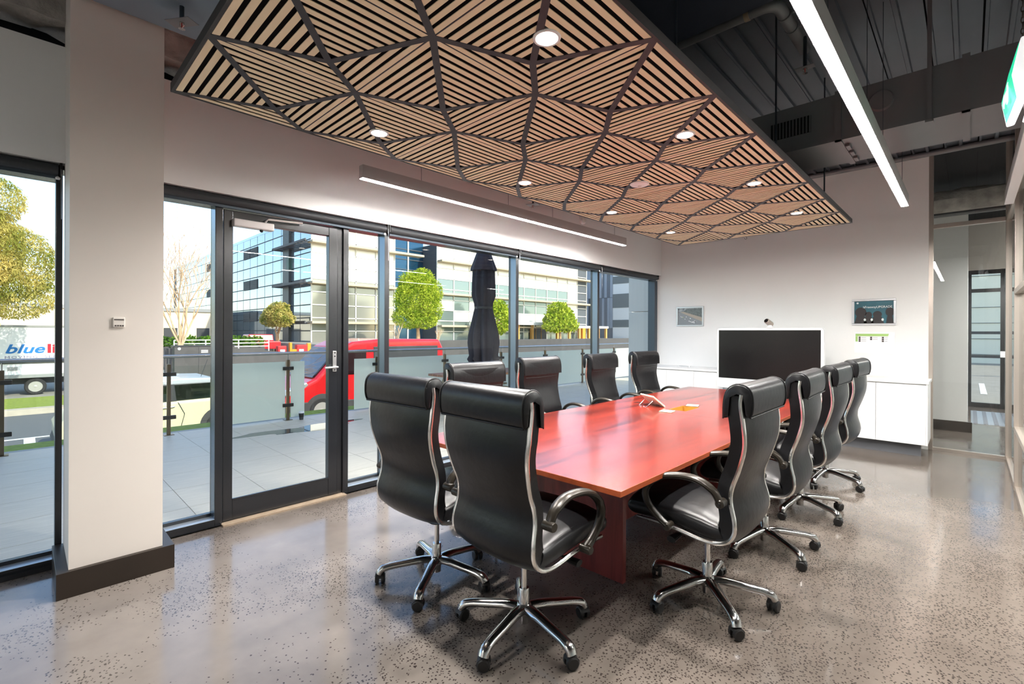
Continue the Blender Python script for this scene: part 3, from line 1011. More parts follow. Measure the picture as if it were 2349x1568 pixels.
# video conference screen
tv = empty('conference_screen', (-2.016, 7.15, 0))
def rrect(x0, x1, z0, z1, r, n=6):
    pts = []
    for cx_, cz_, a0 in ((x1 - r, z1 - r, 0), (x0 + r, z1 - r, 90), (x0 + r, z0 + r, 180), (x1 - r, z0 + r, 270)):
        for i in range(n + 1):
            a = math.radians(a0 + 90 * i / n)
            pts.append((cx_ + r * math.cos(a), cz_ + r * math.sin(a)))
    return pts
MB().prism(rrect(-0.672, 0.672, 0.655, 1.524, 0.045), 0.0, 0.075).build('bezel', 'bezel_white', tv, bevel=0.006)
MB().box(-0.645, 0.639, -0.004, 0.0, 0.80, 1.494).build('display', 'screen_black', tv)
MB().box(-0.12, 0.12, 0.03, 0.09, 0.03, 0.70).build('stand_column', 'bezel_white', tv, bevel=0.006)
MB().box(-0.42, 0.42, -0.16, 0.14, 0.0, 0.03).build('stand_foot', 'bezel_white', tv, bevel=0.006)
tag(tv, 'large white framed video conference screen, switched off, at the far wall', 'screen')
cm = empty('conference_camera', (-2.0, 7.185, 1.524))
MB().lathe([(0.05, 0), (0.05, 0.008), (0.03, 0.016), (0.022, 0.04)], (0.015, 0, 0), 20).build('base', 'bezel_white', cm)
bd = MB().lathe([(0.030, -0.062), (0.036, -0.055), (0.038, 0.05), (0.033, 0.062)], (0, 0, 0), 24, 'y').build('body', 'alu_warm', cm, (0.0, 0.0, 0.075), (math.radians(-26), 0, math.radians(-18)))
MB().lathe([(0.028, -0.064), (0.026, -0.060), (0.018, -0.056)], (0, 0, 0), 20, 'y').build('lens', 'screen_black', bd)
tag(cm, 'small cylindrical camera sitting on top of the conference screen', 'camera')

# framed pictures and pinned sheet
def traffic_picture():
    m = bpy.data.materials.new('traffic_photo')
    m.use_nodes = True
    nt = m.node_tree
    b = nt.nodes['Principled BSDF']
    tc = nt.nodes.new('ShaderNodeTexCoord')
    n = nt.nodes.new('ShaderNodeTexNoise')
    n.inputs['Scale'].default_value = 22
    n.inputs['Detail'].default_value = 5
    nt.links.new(tc.outputs['Object'], n.inputs['Vector'])
    r = nt.nodes.new('ShaderNodeValToRGB')
    r.color_ramp.elements[0].color = lin(96, 104, 112)
    r.color_ramp.elements[0].position = 0.35
    r.color_ramp.elements[1].color = lin(176, 182, 186)
    r.color_ramp.elements[1].position = 0.62
    nt.links.new(n.outputs['Fac'], r.inputs[0])
    nt.links.new(r.outputs[0], b.inputs['Base Color'])
    b.inputs['Roughness'].default_value = 0.25
    MATS['traffic_photo'] = m
traffic_picture()
pbr('poster_teal', lin(40, 98, 112), 0.3, noise=0.35, scale=3.5)
pbr('poster_shadow', lin(34, 30, 32), 0.4)
pbr('photo_road', lin(140, 146, 150), 0.3)
pbr('photo_trees', lin(110, 118, 118), 0.3, noise=0.3, scale=40)
pbr('photo_rail', lin(176, 164, 150), 0.3)
pbr('car_white', lin(230, 232, 234), 0.3)
pbr('car_lime', lin(196, 206, 90), 0.3)
pbr('letter_white', lin(232, 240, 240), 0.4)
def frame(name, xc, zc, w, h, bar, label, cat):
    f = empty(name, (xc, YF - 0.002, zc))
    g = MB()
    g.box(-w / 2, w / 2, -0.022, 0, h / 2 - bar, h / 2)
    g.box(-w / 2, w / 2, -0.022, 0, -h / 2, -h / 2 + bar)
    g.box(-w / 2, -w / 2 + bar, -0.022, 0, -h / 2 + bar, h / 2 - bar)
    g.box(w / 2 - bar, w / 2, -0.022, 0, -h / 2 + bar, h / 2 - bar)
    g.build('frame_border', 'silver_frame', f, bevel=0.004)
    tag(f, label, cat)
    return f
p1 = frame('framed_picture', -3.42, 1.732, 0.47, 0.335, 0.026, 'small silver framed photo of road traffic left of the screen', 'picture')
pi = MB().box(-0.21, 0.21, -0.006, -0.002, -0.143, 0.143).build('photo', 'traffic_photo', p1)
MB().prism([(-0.21, -0.143), (-0.205, 0.06), (-0.17, 0.075), (0.21, -0.09), (0.21, -0.143)], -0.0075, -0.006).build('road', 'photo_road', pi)
MB().prism([(-0.17, 0.075), (-0.12, 0.085), (0.21, -0.02), (0.21, -0.09)], -0.0075, -0.006).build('barrier', 'photo_rail', pi)
MB().prism([(-0.12, 0.085), (-0.05, 0.13), (0.21, 0.135), (0.21, -0.02)], -0.0075, -0.006).build('trees', 'photo_trees', pi)
rnd = random.Random(4)
for k in range(16):
    t = rnd.random()
    x, z = -0.19 + t * 0.30 + rnd.uniform(-0.02, 0.02), 0.05 - t * 0.15 + rnd.uniform(-0.05, 0.02)
    s_ = 0.005 + 0.008 * t
    MB().box(x - s_, x + s_, -0.0085, -0.0075, z - s_ * 0.6, z + s_ * 0.6).build('printed_car', 'car_lime' if k == 3 else 'car_white', pi)
p2_ = frame('framed_picture', -0.92, 1.738, 0.47, 0.35, 0.026, 'silver framed dark teal poster of silhouetted people on the right wall end', 'picture')
po = MB().box(-0.21, 0.21, -0.006, -0.002, -0.15, 0.15).build('poster', 'poster_teal', p2_)
def blob(cx_, cz_, rx, rz, n=18):
    return [(cx_ + rx * math.cos(2 * math.pi * k / n), cz_ + rz * math.sin(2 * math.pi * k / n)) for k in range(n)]
for cx_, cz_, rx, rz, w in ((-0.14, 0.0, 0.062, 0.068, 0.07), (-0.055, -0.035, 0.038, 0.042, 0.055), (0.04, -0.03, 0.048, 0.045, 0.07), (0.17, -0.0, 0.045, 0.06, 0.04)):
    MB().prism(blob(cx_, cz_, rx, rz), -0.008, -0.006).prism([(max(-0.209, cx_ - w), -0.149), (min(0.209, cx_ + w), -0.149), (min(0.209, cx_ + w * 0.6), cz_ - rz * 0.6), (max(-0.209, cx_ - w * 0.6), cz_ - rz * 0.6)], -0.0075, -0.0061).build('silhouette', 'poster_shadow', po)
for cx_ in (-0.095, -0.02, 0.095):
    MB().prism(blob(cx_, -0.10, 0.013, 0.018, 10), -0.0085, -0.0081).build('light_patch', 'letter_white', po)
tx = text_mesh('lettering', 'hFreewayUPGRADE', 0.042, 'letter_white', po, extrude=0.0005)
tx.location = (-0.115, -0.0086, 0.055)
tx.rotation_euler = (math.radians(90), 0, 0)
tx.scale = (0.88, 1, 1)
MB().prism(blob(-0.175, 0.125, 0.012, 0.012, 12), -0.0075, -0.0061).build('logo_dot', 'letter_white', po)
ps = empty('pinned_sheet', (-0.912, YF - 0.002, 1.332))
cur = MB()
ncol = 12
rs = []
for i in range(ncol + 1):
    x = -0.217 + 0.434 * i / ncol
    lift = 0.012 * max(0, (i - 8) / 4) ** 2
    rs.append([(x, -0.001 - lift * 0.3, 0.143 - 0.012 * i / ncol * 0), (x, -0.001 - lift, -0.135 - 0.012 * i / ncol), (x, -0.0025 - lift, -0.135 - 0.012 * i / ncol), (x, -0.0025 - lift * 0.3, 0.143)])
cur.rings(rs, smooth=False).build('sheet', 'paper', ps)
MB().box(-0.205, 0.185, -0.0038, -0.0028, 0.085, 0.118).build('green_header', 'green_print', ps)
MB().box(-0.205, -0.18, -0.0038, -0.0028, 0.012, 0.083).build('green_column', 'green_print', ps)
for x, n in ((-0.16, 3), (-0.035, 2), (0.09, 3)):
    for k in range(n):
        MB().box(x - 0.011, x + 0.011, -0.0042, -0.0028, 0.058 - k * 0.024, 0.078 - k * 0.024).build('portrait', 'dark_print', ps)
        MB().box(x + 0.018, x + 0.07, -0.0038, -0.0028, 0.066 - k * 0.024, 0.069 - k * 0.024).build('text_line', 'kick_grey', ps)
tag(ps, 'white printed sheet with green header pinned below the dark poster', 'paper sheet')

# ------------------------------------------------------------------ boardroom table
tb = empty('boardroom_table', (-1.90, 4.02, 0))
tag(tb, 'long cherry red boardroom table with panel legs under the slatted ceiling', 'table')
TX0, TX1, TY0, TY1 = -0.785, 0.78, -2.16, 2.16
HX0, HX1, HY0, HY1 = -0.115, 0.05, 0.165, 0.475       # cable opening
MIDY = 0.0
def slab(y0, y1, hole=False):
    m = MB()
    if not hole:
        m.box(TX0, TX1, y0, y1, 0.714, 0.74)
    else:
        m.box(TX0, TX1, y0, HY0, 0.714, 0.74)
        m.box(TX0, TX1, HY1, y1, 0.714, 0.74)
        m.box(TX0, HX0, HY0, HY1, 0.714, 0.74)
        m.box(HX1, TX1, HY0, HY1, 0.714, 0.74)
    return m
slab(TY0, -0.001).build('tabletop', 'cherry_top', tb)
slab(0.001, TY1, True).build('tabletop', 'cherry_top', tb)
eb = MB()
eb.box(TX0 - 0.002, TX0, TY0, TY1, 0.714, 0.7395)
eb.box(TX1, TX1 + 0.002, TY0, TY1, 0.714, 0.7395)
eb.box(TX0 - 0.002, TX1 + 0.002, TY0 - 0.002, TY0, 0.714, 0.7395)
eb.box(TX0 - 0.002, TX1 + 0.002, TY1, TY1 + 0.002, 0.714, 0.7395)
eb.build('edge_banding', 'cherry_edge', tb)
for y in (-1.61, 0.0, 1.57):
    MB().box(-0.465, 0.465, y, y + 0.036, 0, 0.714).build('panel_leg', 'cherry_side', tb, bevel=0.001)
for a, b in ((-1.574, 0.0), (0.036, 1.57)):
    MB().box(0.09, 0.12, a, b, 0.10, 0.714).build('modesty_panel', 'cherry_side', tb)
cbx = MB()
cbx.box(HX0, HX1, HY0, HY1, 0.60, 0.606)
cbx.box(HX0, HX0 + 0.004, HY0, HY1, 0.606, 0.739)
cbx.box(HX1 - 0.004, HX1, HY0, HY1, 0.606, 0.739)
cbx.box(HX0, HX1, HY0, HY0 + 0.004, 0.606, 0.739)
cbx.box(HX0, HX1, HY1 - 0.004, HY1, 0.606, 0.739)
pbr('cable_box', lin(170, 120, 40), 0.6)
cbx.build('cable_box', 'cable_box', tb)
pbr('cover_beige', lin(226, 206, 170), 0.45)
def cover(x, y, rz, label):
    c = empty('cable_cover', (x, y, 0.7402), rz)
    MB().box(-0.055, 0.055, -0.055, 0.055, 0.0, 0.006).build('plate', 'cover_beige', c, bevel=0.002)
    MB().box(-0.057, 0.057, -0.057, 0.057, 0.0, 0.002).build('rubber_edge', 'black_plastic', c)
    tag(c, label, 'cover plate', 'beige cable covers by the table opening')
cover(-1.965, 4.055, 0.1, 'square beige cable cover on the near side of the table opening')
cover(-1.945, 4.555, 0.3, 'square beige cable cover on the far side of the table opening')
tbk = empty('conference_tablet', (-2.19, 4.33, 0.7402), math.radians(150))
pbr('tablet_shell', lin(222, 196, 176), 0.4)
sh = MB().box(-0.115, 0.115, -0.008, 0.008, 0.0, 0.165).build('shell', 'tablet_shell', tbk, (0, 0, 0.004), (math.radians(-52), 0, 0), bevel=0.004)
MB().box(-0.105, 0.105, -0.010, -0.008, 0.012, 0.155).build('display', 'screen_black', sh)
for x in (-0.07, 0.07):
    MB().tube(smoothpath([(x, 0.085, 0.075), (x * 0.9, 0.17, 0.004), (x * 0.2, 0.175, 0.004)], 4), 0.004, 6).build('stand_wire', 'chrome', tbk)
for k in range(4):
    MB().box(-0.06 + k * 0.018, -0.048 + k * 0.018, 0.008, 0.0095, 0.018, 0.026).build('port', 'black_plastic', sh)
MB().tube(smoothpath([(0.02, 0.06, 0.03), (0.08, 0.10, 0.006), (0.16, 0.08, 0.006), (0.22, 0.13, 0.004), (0.26, 0.16, -0.05)], 5), 0.003, 6).build('cable', 'black_plastic', tbk)
tag(tbk, 'pale touch tablet propped on a wire stand in the middle of the table', 'tablet')

# ------------------------------------------------------------------ executive chairs
RAIL = [(-0.262, 1.165), (-0.258, 1.11), (-0.272, 1.0), (-0.270, 0.91), (-0.243, 0.81), (-0.210, 0.715), (-0.206, 0.645), (-0.226, 0.56), (-0.222, 0.495), (-0.180, 0.447), (-0.09, 0.430), (0.06, 0.448), (0.19, 0.456), (0.305, 0.452)]
def half_w(x, z):
    if z > 1.0: return 0.272
    if z > 0.75: return 0.238 + (z - 0.75) / 0.25 * 0.034
    if z > 0.55: return 0.258 - (z - 0.55) / 0.2 * 0.02
    if x < 0: return 0.258
    return 0.258 - 0.0 * x
def chair_proto():
    ch = empty('executive_chair', (0, 0, 0))
    R = smoothpath([(x, 0, z) for x, z in RAIL], 4)
    n = len(R)
    def frame_at(i):
        t = (R[min(i + 1, n - 1)] - R[max(i - 1, 0)]).normalized()
        return t, Vector((-t.z, 0, t.x))     # normal pointing to the sitter's side
    # find split index (bend)
    ib = min(range(n), key=lambda i: abs(R[i].z - 0.447) + (0 if R[i].x < -0.1 else 9))
    def section(i, back, front, bulge, crown, hw=None, m=9):
        p = R[i]
        t, nn = frame_at(i)
        w = (hw if hw else half_w(p.x, p.z)) - 0.006
        pts = []
        # rear skin from right to left, then front cushion back
        for k in range(m):
            u = -1 + 2 * k / (m - 1)
            y = w * u
            o = back - bulge * (1 - abs(u) ** 2.6)
            pts.append(p + nn * o + Vector((0, y, 0)))
        for k in range(m):
            u = 1 - 2 * k / (m - 1)
            e = 1 - abs(u) ** 5
            y = (w - 0.004) * u
            o = front * (0.90 + 0.10 * e) + crown * (1 - u * u)
            pts.append(p + nn * o + Vector((0, y, 0)))
        return pts
    # backrest: from the head to the bend under the hips
    rs = []
    for i in range(1, ib + 3):
        f = 0.074
        if R[i].z < 0.62: f = 0.074 + (0.62 - R[i].z) * 0.12
        if i > ib - 4: f = max(0.03, f - 0.012 * (i - (ib - 4)))
        rs.append(section(i, -0.008, f, 0.022, 0.008))
    MB().rings(rs).build('backrest', 'leather', ch, sharp=50)
    # seam lines on the front of the back cushion are thin welts
    wl = MB()
    for zz in (1.035,):
        i = min(range(n), key=lambda k: abs(R[k].z - zz) if R[k].x < -0.15 else 9)
        t, nn = frame_at(i)
        p = R[i]
        wl.tube([p + nn * (0.0655 + 0.0155 * (1 - (abs(u) / 0.25) ** 3)) + Vector((0, u, 0)) for u in [-0.235 + 0.047 * k for k in range(11)]], 0.004, 6)
    wl.build('cushion_seam', 'leather_seam', ch)
    # seat cushion: puffed section, rounded nose
    def seat_section(i, thick, grow=0.0, shrink=1.0):
        p = R[i]
        t, nn = frame_at(i)
        w = (half_w(p.x, p.z) - 0.004) * (0.94 + 0.06 * shrink)
        lo, hi = -0.008, thick
        mid, half = (lo + hi) / 2, (hi - lo) / 2 * shrink
        pts = []
        for k in range(28):
            a_ = 2 * math.pi * k / 28
            c_, s_ = math.cos(a_), math.sin(a_)
            y = w * math.copysign(abs(c_) ** 0.38, c_)
            o = mid + half * math.copysign(abs(s_) ** 0.55, s_)
            if s_ > 0: o += 0.016 * s_ * (1 - (y / w) ** 2)
            pts.append(p + nn * o + t * grow + Vector((0, y, 0)))
        return pts
    rs = []
    idx = list(range(ib, n))
    for q, i in enumerate(idx):
        rs.append(seat_section(i, 0.085 + 0.022 * min(1, q / 5)))
    for g_, sh_ in ((0.012, 0.95), (0.024, 0.82), (0.033, 0.60), (0.038, 0.30)):
        rs.append(seat_section(n - 1, 0.105, g_, sh_))
    MB().rings(rs).build('seat', 'leather', ch, sharp=60)
    st = MB()
    for s_ in (-1, 1):
        st.tube([R[i] + frame_at(i)[1] * 0.094 + Vector((0, s_ * (half_w(R[i].x, R[i].z) - 0.030), 0)) for i in idx[6:]], 0.003, 5)
    st.build('seat_piping', 'leather_seam', ch)
    # chrome side rails
    for s in (-1, 1):
        path = []
        for i in range(0, n - 1):
            p = R[i]
            path.append((p.x, s * half_w(p.x, p.z), p.z))
        MB().tube(path, (0.0105, 0.0105), 8).build('side_rail', 'chrome', ch)
    # headrest flap wrapped over the top
    outer = [(-0.176, 1.045), (-0.178, 1.13), (-0.196, 1.185), (-0.235, 1.212), (-0.278, 1.206), (-0.304, 1.178), (-0.311, 1.13), (-0.307, 1.085), (-0.296, 1.058)]
    inner = [(-0.284, 1.064), (-0.278, 1.12), (-0.268, 1.16), (-0.24, 1.17), (-0.205, 1.15), (-0.196, 1.05)]
    prof = smoothpath([(x, 0, z) for x, z in outer], 3)
    loop = [(p.x, p.z) for p in prof] + inner
    cxm = sum(p[0] for p in loop) / len(loop)
    czm = sum(p[1] for p in loop) / len(loop)
    rs = []
    for y, sc in ((-0.276, 0.90), (-0.272, 0.965), (-0.262, 0.99), (-0.24, 1.0), (0.24, 1.0), (0.262, 0.99), (0.272, 0.965), (0.276, 0.90)):
        rs.append([(cxm + (p[0] - cxm) * sc, y, czm + (p[1] - czm) * sc) for p in loop])
    hr = MB().rings(rs).build('headrest', 'leather', ch, sharp=60)
    pp = MB()
    for s in (-1, 1):
        pp.tube([(p.x - 0.001, s * 0.268, p.z) for p in prof], 0.0035, 6)
    pp.tube([(-0.300, -0.268 + 0.0536 * k, 1.060) for k in range(11)], 0.0045, 6)
    pp.build('piping', 'leather_seam', hr)
    # arms
    A = smoothpath([(-0.178, 0, 0.650), (-0.145, 0, 0.700), (-0.07, 0, 0.737), (0.03, 0, 0.737), (0.12, 0, 0.712), (0.185, 0, 0.662), (0.208, 0, 0.605), (0.185, 0, 0.55), (0.13, 0, 0.50), (0.085, 0, 0.472)], 4)
    for s in (-1, 1):
        ar = MB()
        m = len(A)
        ar.tube([(p.x, s * (0.302), p.z) for p in A], [((0.028 if 0.12 < k / m < 0.55 else 0.023), 0.0165) for k in range(m)], 12, flat=(0, 1, 0))
        ar.lathe([(0.019, -0.035), (0.021, -0.03), (0.021, 0.020), (0.017, 0.024)], (-0.18, s * 0.298, 0.648), 14, 'y')
        ar.lathe([(0.018, -0.035), (0.020, -0.03), (0.020, 0.020), (0.016, 0.024)], (0.083, s * 0.298, 0.468), 14, 'y')
        a_ = ar.build('armrest', 'arm_plastic', ch)
        MB().lathe([(0.007, 0.0), (0.006, s * 0.004)], (-0.18, s * 0.325 if s > 0 else -0.325, 0.648), 8, 'y').build('bolt', 'black_plastic', a_)
    # mechanism, column
    MB().box(-0.11, 0.10, -0.07, 0.07, 0.372, 0.43).lathe([(0.046, 0.33), (0.042, 0.36), (0.06, 0.372)], (0, 0, 0), 20).build('tilt_mechanism', 'black_plastic', ch, bevel=0.006)
    for s in (-1, 1):
        lv = MB()
        lv.tube([(0.06, s * 0.05, 0.40), (0.075, s * 0.20, 0.395)], 0.006, 6)
        lv.tube([(0.075, s * 0.19, 0.395), (0.08, s * 0.27, 0.39)], [(0.020, 0.011), (0.026, 0.016)], 10)
        lv.build('lever', 'black_plastic', ch)
    MB().lathe([(0.0145, 0.205), (0.0145, 0.345)], (0, 0, 0), 16).build('gas_column', 'chrome', ch)
    MB().lathe([(0.025, 0.045), (0.027, 0.10), (0.0265, 0.205), (0.023, 0.212)], (0, 0, 0), 18).build('column_sleeve', 'polished_alu', ch)
    return ch
chair0 = chair_proto()
# five star base with casters, turned freely on the column
leg = MB()
prof = smoothpath([(0.018, 0, 0.115), (0.08, 0, 0.118), (0.18, 0, 0.106), (0.27, 0, 0.094), (0.312, 0, 0.080), (0.326, 0, 0.058)], 3)
m = len(prof)
leg.tube([tuple(p) for p in prof], [((0.032 - 0.009 * min(1, k / m * 1.3)) if k < m - 6 else 0.0265, (0.021 - 0.003 * k / m) if k < m - 5 else 0.0215) for k in range(m)], 10, flat=(0, 1, 0))
leg_me = leg.mesh('base_leg', 'polished_alu', 50)
cs = MB()
for s in (-1, 1):
    cs.lathe([(0.020, s * 0.006), (0.029, s * 0.008), (0.030, s * 0.022), (0.023, s * 0.028)], (0.0, 0, 0.030), 18, 'y')
cs.tube([(0, 0, 0.03), (0, 0, 0.062)], 0.008, 8)
hood = [(0.031 * math.cos(a), 0.029 + 0.031 * math.sin(a)) for a in [math.radians(20 + 12 * k) for k in range(12)]] + [(0.024 * math.cos(a), 0.029 + 0.024 * math.sin(a)) for a in [math.radians(152 - 12 * k) for k in range(12)]]
cs.prism(hood, -0.024, 0.024)
caster_me = cs.mesh('caster', 'caster_black')
hub_me = MB().lathe([(0.034, 0.088), (0.042, 0.10), (0.040, 0.128), (0.030, 0.14)], (0, 0, 0), 20).mesh('base_hub', 'polished_alu')
def place_chair(x, y, face, phase, label, first=False):
    c = chair0 if first else copy_tree(chair0)
    c.location = (x, y, 0)
    c.rotation_euler = (0, 0, face)
    inst('base_hub', hub_me, (0, 0, 0), c)
    rnd = random.Random(int(phase * 7 + x * 100))
    for k in range(5):
        a = math.radians(phase) - face + k * 2 * math.pi / 5
        l = inst('base_leg', leg_me, (0, 0, 0), c, (0, 0, a))
        inst('caster', caster_me, (0.322, 0, 0), l, (0, 0, rnd.uniform(0, 6.28)))
    tag(c, label, 'chair', 'black leather executive chairs around the boardroom table')
H90 = math.pi / 2
specs = [
    (-2.255, 1.70, H90 + 0.06, 18, 'black leather executive chair at the near table end, window side'),
    (-1.555, 1.70, H90, 64, 'black leather executive chair at the near table end, closest to the camera'),
    (-1.02, 2.588, math.pi, 27, 'black leather executive chair on the room side of the table, nearest the camera'),
    (-1.0, 3.512, math.pi + 0.03, 37, 'black leather executive chair on the room side of the table, second from the camera'),
    (-0.997, 4.441, math.pi - 0.02, 45, 'black leather executive chair on the room side of the table, third from the camera'),
    (-1.01, 5.462, math.pi - 0.04, 48, 'black leather executive chair on the room side of the table, nearest the screen'),
    (-2.60, 2.52, -0.02, 10, 'black leather executive chair on the window side, mostly hidden behind the nearest chair'),
    (-2.80, 3.53, 0.0, 40, 'black leather executive chair on the window side, second from the camera'),
    (-2.80, 4.63, 0.03, 22, 'black leather executive chair on the window side, third from the camera'),
    (-2.80, 5.62, -0.03, 55, 'black leather executive chair on the window side, nearest the screen wall'),
]
order = specs[1:] + specs[:1]
proto_parts_done = False
for k, sp_ in enumerate(specs[1:]):
    place_chair(*sp_)
place_chair(*specs[0], first=True)
# ================================================================== outside
G = -0.95
pbr('patio_tile', lin(204, 194, 178), 0.42, noise=0.10, scale=9, stretch=(6, 0.5, 1), bump=0.05, bscale=30)
pbr('patio_joint', lin(168, 166, 160), 0.8)
pbr('asphalt', lin(104, 106, 106), 0.85, noise=0.10, scale=30)
pbr('asphalt_light', lin(150, 146, 136), 0.85, noise=0.1, scale=3)
pbr('kerb', lin(186, 176, 158), 0.85, noise=0.08, scale=5)
pbr('line_paint', lin(232, 232, 228), 0.7)
pbr('grass', lin(134, 150, 56), 0.95, noise=0.25, scale=14, bump=0.6, bscale=90)
pbr('post_bronze', lin(110, 98, 80), 0.28, 0.85)
pbr('clamp_dark', lin(60, 58, 56), 0.3, 0.7)
pbr('rail_steel', lin(170, 170, 170), 0.25, 0.9)
pbr('wall_dark', lin(84, 82, 80), 0.8, noise=0.1, scale=2)
pbr('clad_light', lin(222, 218, 206), 0.45, noise=0.02, scale=3, stretch=(6, 6, 0.2))
pbr('bld_white', lin(236, 234, 228), 0.5)
pbr('bld_cream', lin(232, 214, 184), 0.8, noise=0.05, scale=0.3)
pbr('bld_pale', lin(250, 244, 222), 0.8)
pbr('facade_mirror', lin(158, 172, 182), 0.06, 0.75)
pbr('facade_sun', lin(236, 234, 224), 0.25, 0.15)  # white spandrels, also sunlit overexposure of the upper storey put into the colour
pbr('facade_grey', lin(150, 150, 138), 0.12, 0.35)
pbr('facade_green', lin(126, 142, 138), 0.1, 0.35)
pbr('facade_blue', lin(36, 78, 104), 0.12, 0.5)
pbr('joint_grey', lin(84, 90, 94), 0.7)
pbr('mullion_white', lin(238, 234, 220), 0.5)
pbr('shade_beige', lin(196, 180, 150), 0.6)
pbr('shade_dark', lin(74, 74, 76), 0.6)
pbr('column_dark', lin(58, 60, 62), 0.5)
pbr('louvre_dark', lin(44, 46, 48), 0.6)
pbr('band_grey', lin(120, 124, 122), 0.7, noise=0.06, scale=8)
pbr('clad_grey1', lin(112, 116, 122), 0.5)
pbr('clad_grey2', lin(158, 164, 172), 0.5)
pbr('clad_grey3', lin(84, 86, 88), 0.5)
pbr('timber_gold', lin(214, 160, 84), 0.6)
pbr('orange', lin(236, 150, 30), 0.5)
pbr('red_paint', lin(196, 26, 34), 0.25, coat=0.6)
pbr('red_box', lin(206, 40, 40), 0.5)
pbr('cream_paint', lin(226, 218, 176), 0.3, coat=0.5)
pbr('silver_roof', lin(206, 210, 216), 0.3, 0.2, coat=0.4)
pbr('tyre', lin(44, 43, 42), 0.85)
pbr('rim', lin(196, 192, 186), 0.35, 0.5)
pbr('truck_white', lin(240, 240, 240), 0.45)
pbr('truck_grey', lin(150, 152, 150), 0.5)
pbr('truck_dark', lin(60, 60, 60), 0.7)
pbr('letter_blue', lin(20, 116, 190), 0.5)
pbr('letter_red', lin(228, 20, 44), 0.5)
pbr('letter_violet', lin(116, 112, 150), 0.5)
pbr('umbrella_black', lin(50, 48, 56), 0.8, noise=0.15, scale=6)
pbr('cup_dark', lin(62, 66, 70), 0.6)
pbr('cup_lid', lin(225, 226, 228), 0.45)
pbr('water', lin(70, 72, 74), 0.02, spec=0.9)
pbr('lamp_clear', lin(210, 214, 218), 0.1, 0.6)

def leafmat(name, c1, c2, scale=2.0):
    m = bpy.data.materials.new(name)
    m.use_nodes = True
    nt = m.node_tree
    nt.nodes.clear()
    o = nt.nodes.new('ShaderNodeOutputMaterial')
    tc = nt.nodes.new('ShaderNodeTexCoord')
    n = nt.nodes.new('ShaderNodeTexNoise')
    n.inputs['Scale'].default_value = scale
    n.inputs['Detail'].default_value = 6
    nt.links.new(tc.outputs['Object'], n.inputs['Vector'])
    r = nt.nodes.new('ShaderNodeValToRGB')
    r.color_ramp.elements[0].position = 0.35
    r.color_ramp.elements[0].color = c1
    r.color_ramp.elements[1].position = 0.65
    r.color_ramp.elements[1].color = c2
    nt.links.new(n.outputs['Fac'], r.inputs[0])
    d = nt.nodes.new('ShaderNodeBsdfDiffuse')
    t = nt.nodes.new('ShaderNodeBsdfTranslucent')
    nt.links.new(r.outputs[0], d.inputs[0])
    nt.links.new(r.outputs[0], t.inputs[0])
    mx = nt.nodes.new('ShaderNodeMixShader')
    mx.inputs[0].default_value = 0.35
    nt.links.new(d.outputs[0], mx.inputs[1])
    nt.links.new(t.outputs[0], mx.inputs[2])
    nt.links.new(mx.outputs[0], o.inputs[0])
    MATS[name] = m
leafmat('leaf_lime', lin(112, 146, 34), lin(214, 222, 84), 2.2)
leafmat('leaf_gum', lin(128, 138, 58), lin(226, 206, 122), 1.6)
leafmat('leaf_hedge', lin(52, 92, 26), lin(110, 150, 50), 3.0)

# ground, street and verges
struct(box('ground', 'asphalt', -140, 30, -60, 160, G - 0.3, G))
verge = tag(MB().prism([(-8.42, -0.06), (-9.3, -0.10), (-10.6, G + 0.14), (-10.6, G), (-8.42, G)], -20, 30).build('grass_bank', 'grass'), 'strip of green grass just beyond the glass balustrade', 'grass', kind='stuff')
struct(box('kerb_near', 'kerb', -10.75, -10.6, -20, 60, G, G + 0.15))
for x in (-13.62, -15.11):
    struct(box('road_line', 'line_paint', x - 0.06, x + 0.06, -12, 40, G, G + 0.004))
for y in (-5.4, 0.0, 5.4, 10.8):
    struct(box('bay_line', 'line_paint', -15.05, -13.68, y + 0.02, y + 0.20, G, G + 0.004))
kb = struct(empty('kerb_far', (-19.5, 0, G)))
kme = MB().box(-0.2, 0.2, -1.2, 1.2, 0, 0.16).mesh('kerb_stone', 'kerb')
for k in range(14):
    inst('kerb_stone', kme, (0, -14.0 + k * 2.41, 0), kb)
tag(box('grass_verge', 'grass', -22.7, -19.7, -40, 26, G, -0.79), 'bright green grass verge across the street', 'grass', kind='stuff')
struct(box('footpath', 'asphalt_light', -40, -22.7, -40, 14.8, G, -0.80))
struct(box('car_park', 'asphalt_light', -120, -24.3, 14.9, 130, G, 0.52))
struct(box('car_park_lower', 'asphalt_light', -100, -36.5, 11.2, 17.7, G, -0.35))
tag(box('retaining_wall', 'wall_dark', -24.3, -24.0, 14.9, 62, G, 0.94, bevel=0.03), 'long dark grey retaining wall beyond the street', 'wall')

# patio
patio = struct(box('patio', 'patio_joint', -8.42, -4.15, -4.0, 16.0, -0.5, -0.024))
tile_me = MB().box(-0.2975, 0.2975, -0.2975, 0.2975, -0.02, 0.0).mesh('tile', 'patio_tile')
pc = patio.location
for i in range(7):
    for j in range(24):
        xx = -4.38 - i * 0.6
        if xx < -8.3: continue
        inst('tile', tile_me, (xx - pc.x, -0.53 + j * 0.6 - pc.y, -0.018 - pc.z), patio)
edge_me = MB().box(-0.0, 0.22, -0.2975, 0.2975, -0.02, 0.0).mesh('tile', 'patio_tile')
ww = MB()
rnd = random.Random(2)
pts = []
for k in range(40):
    a = 2 * math.pi * k / 40
    rr = 1 + 0.28 * math.sin(3 * a + 1) + 0.15 * math.sin(7 * a) + rnd.uniform(-0.06, 0.06)
    pts.append((-7.25 + 0.22 * rr * math.cos(a), 3.0 + 0.85 * rr * math.sin(a)))
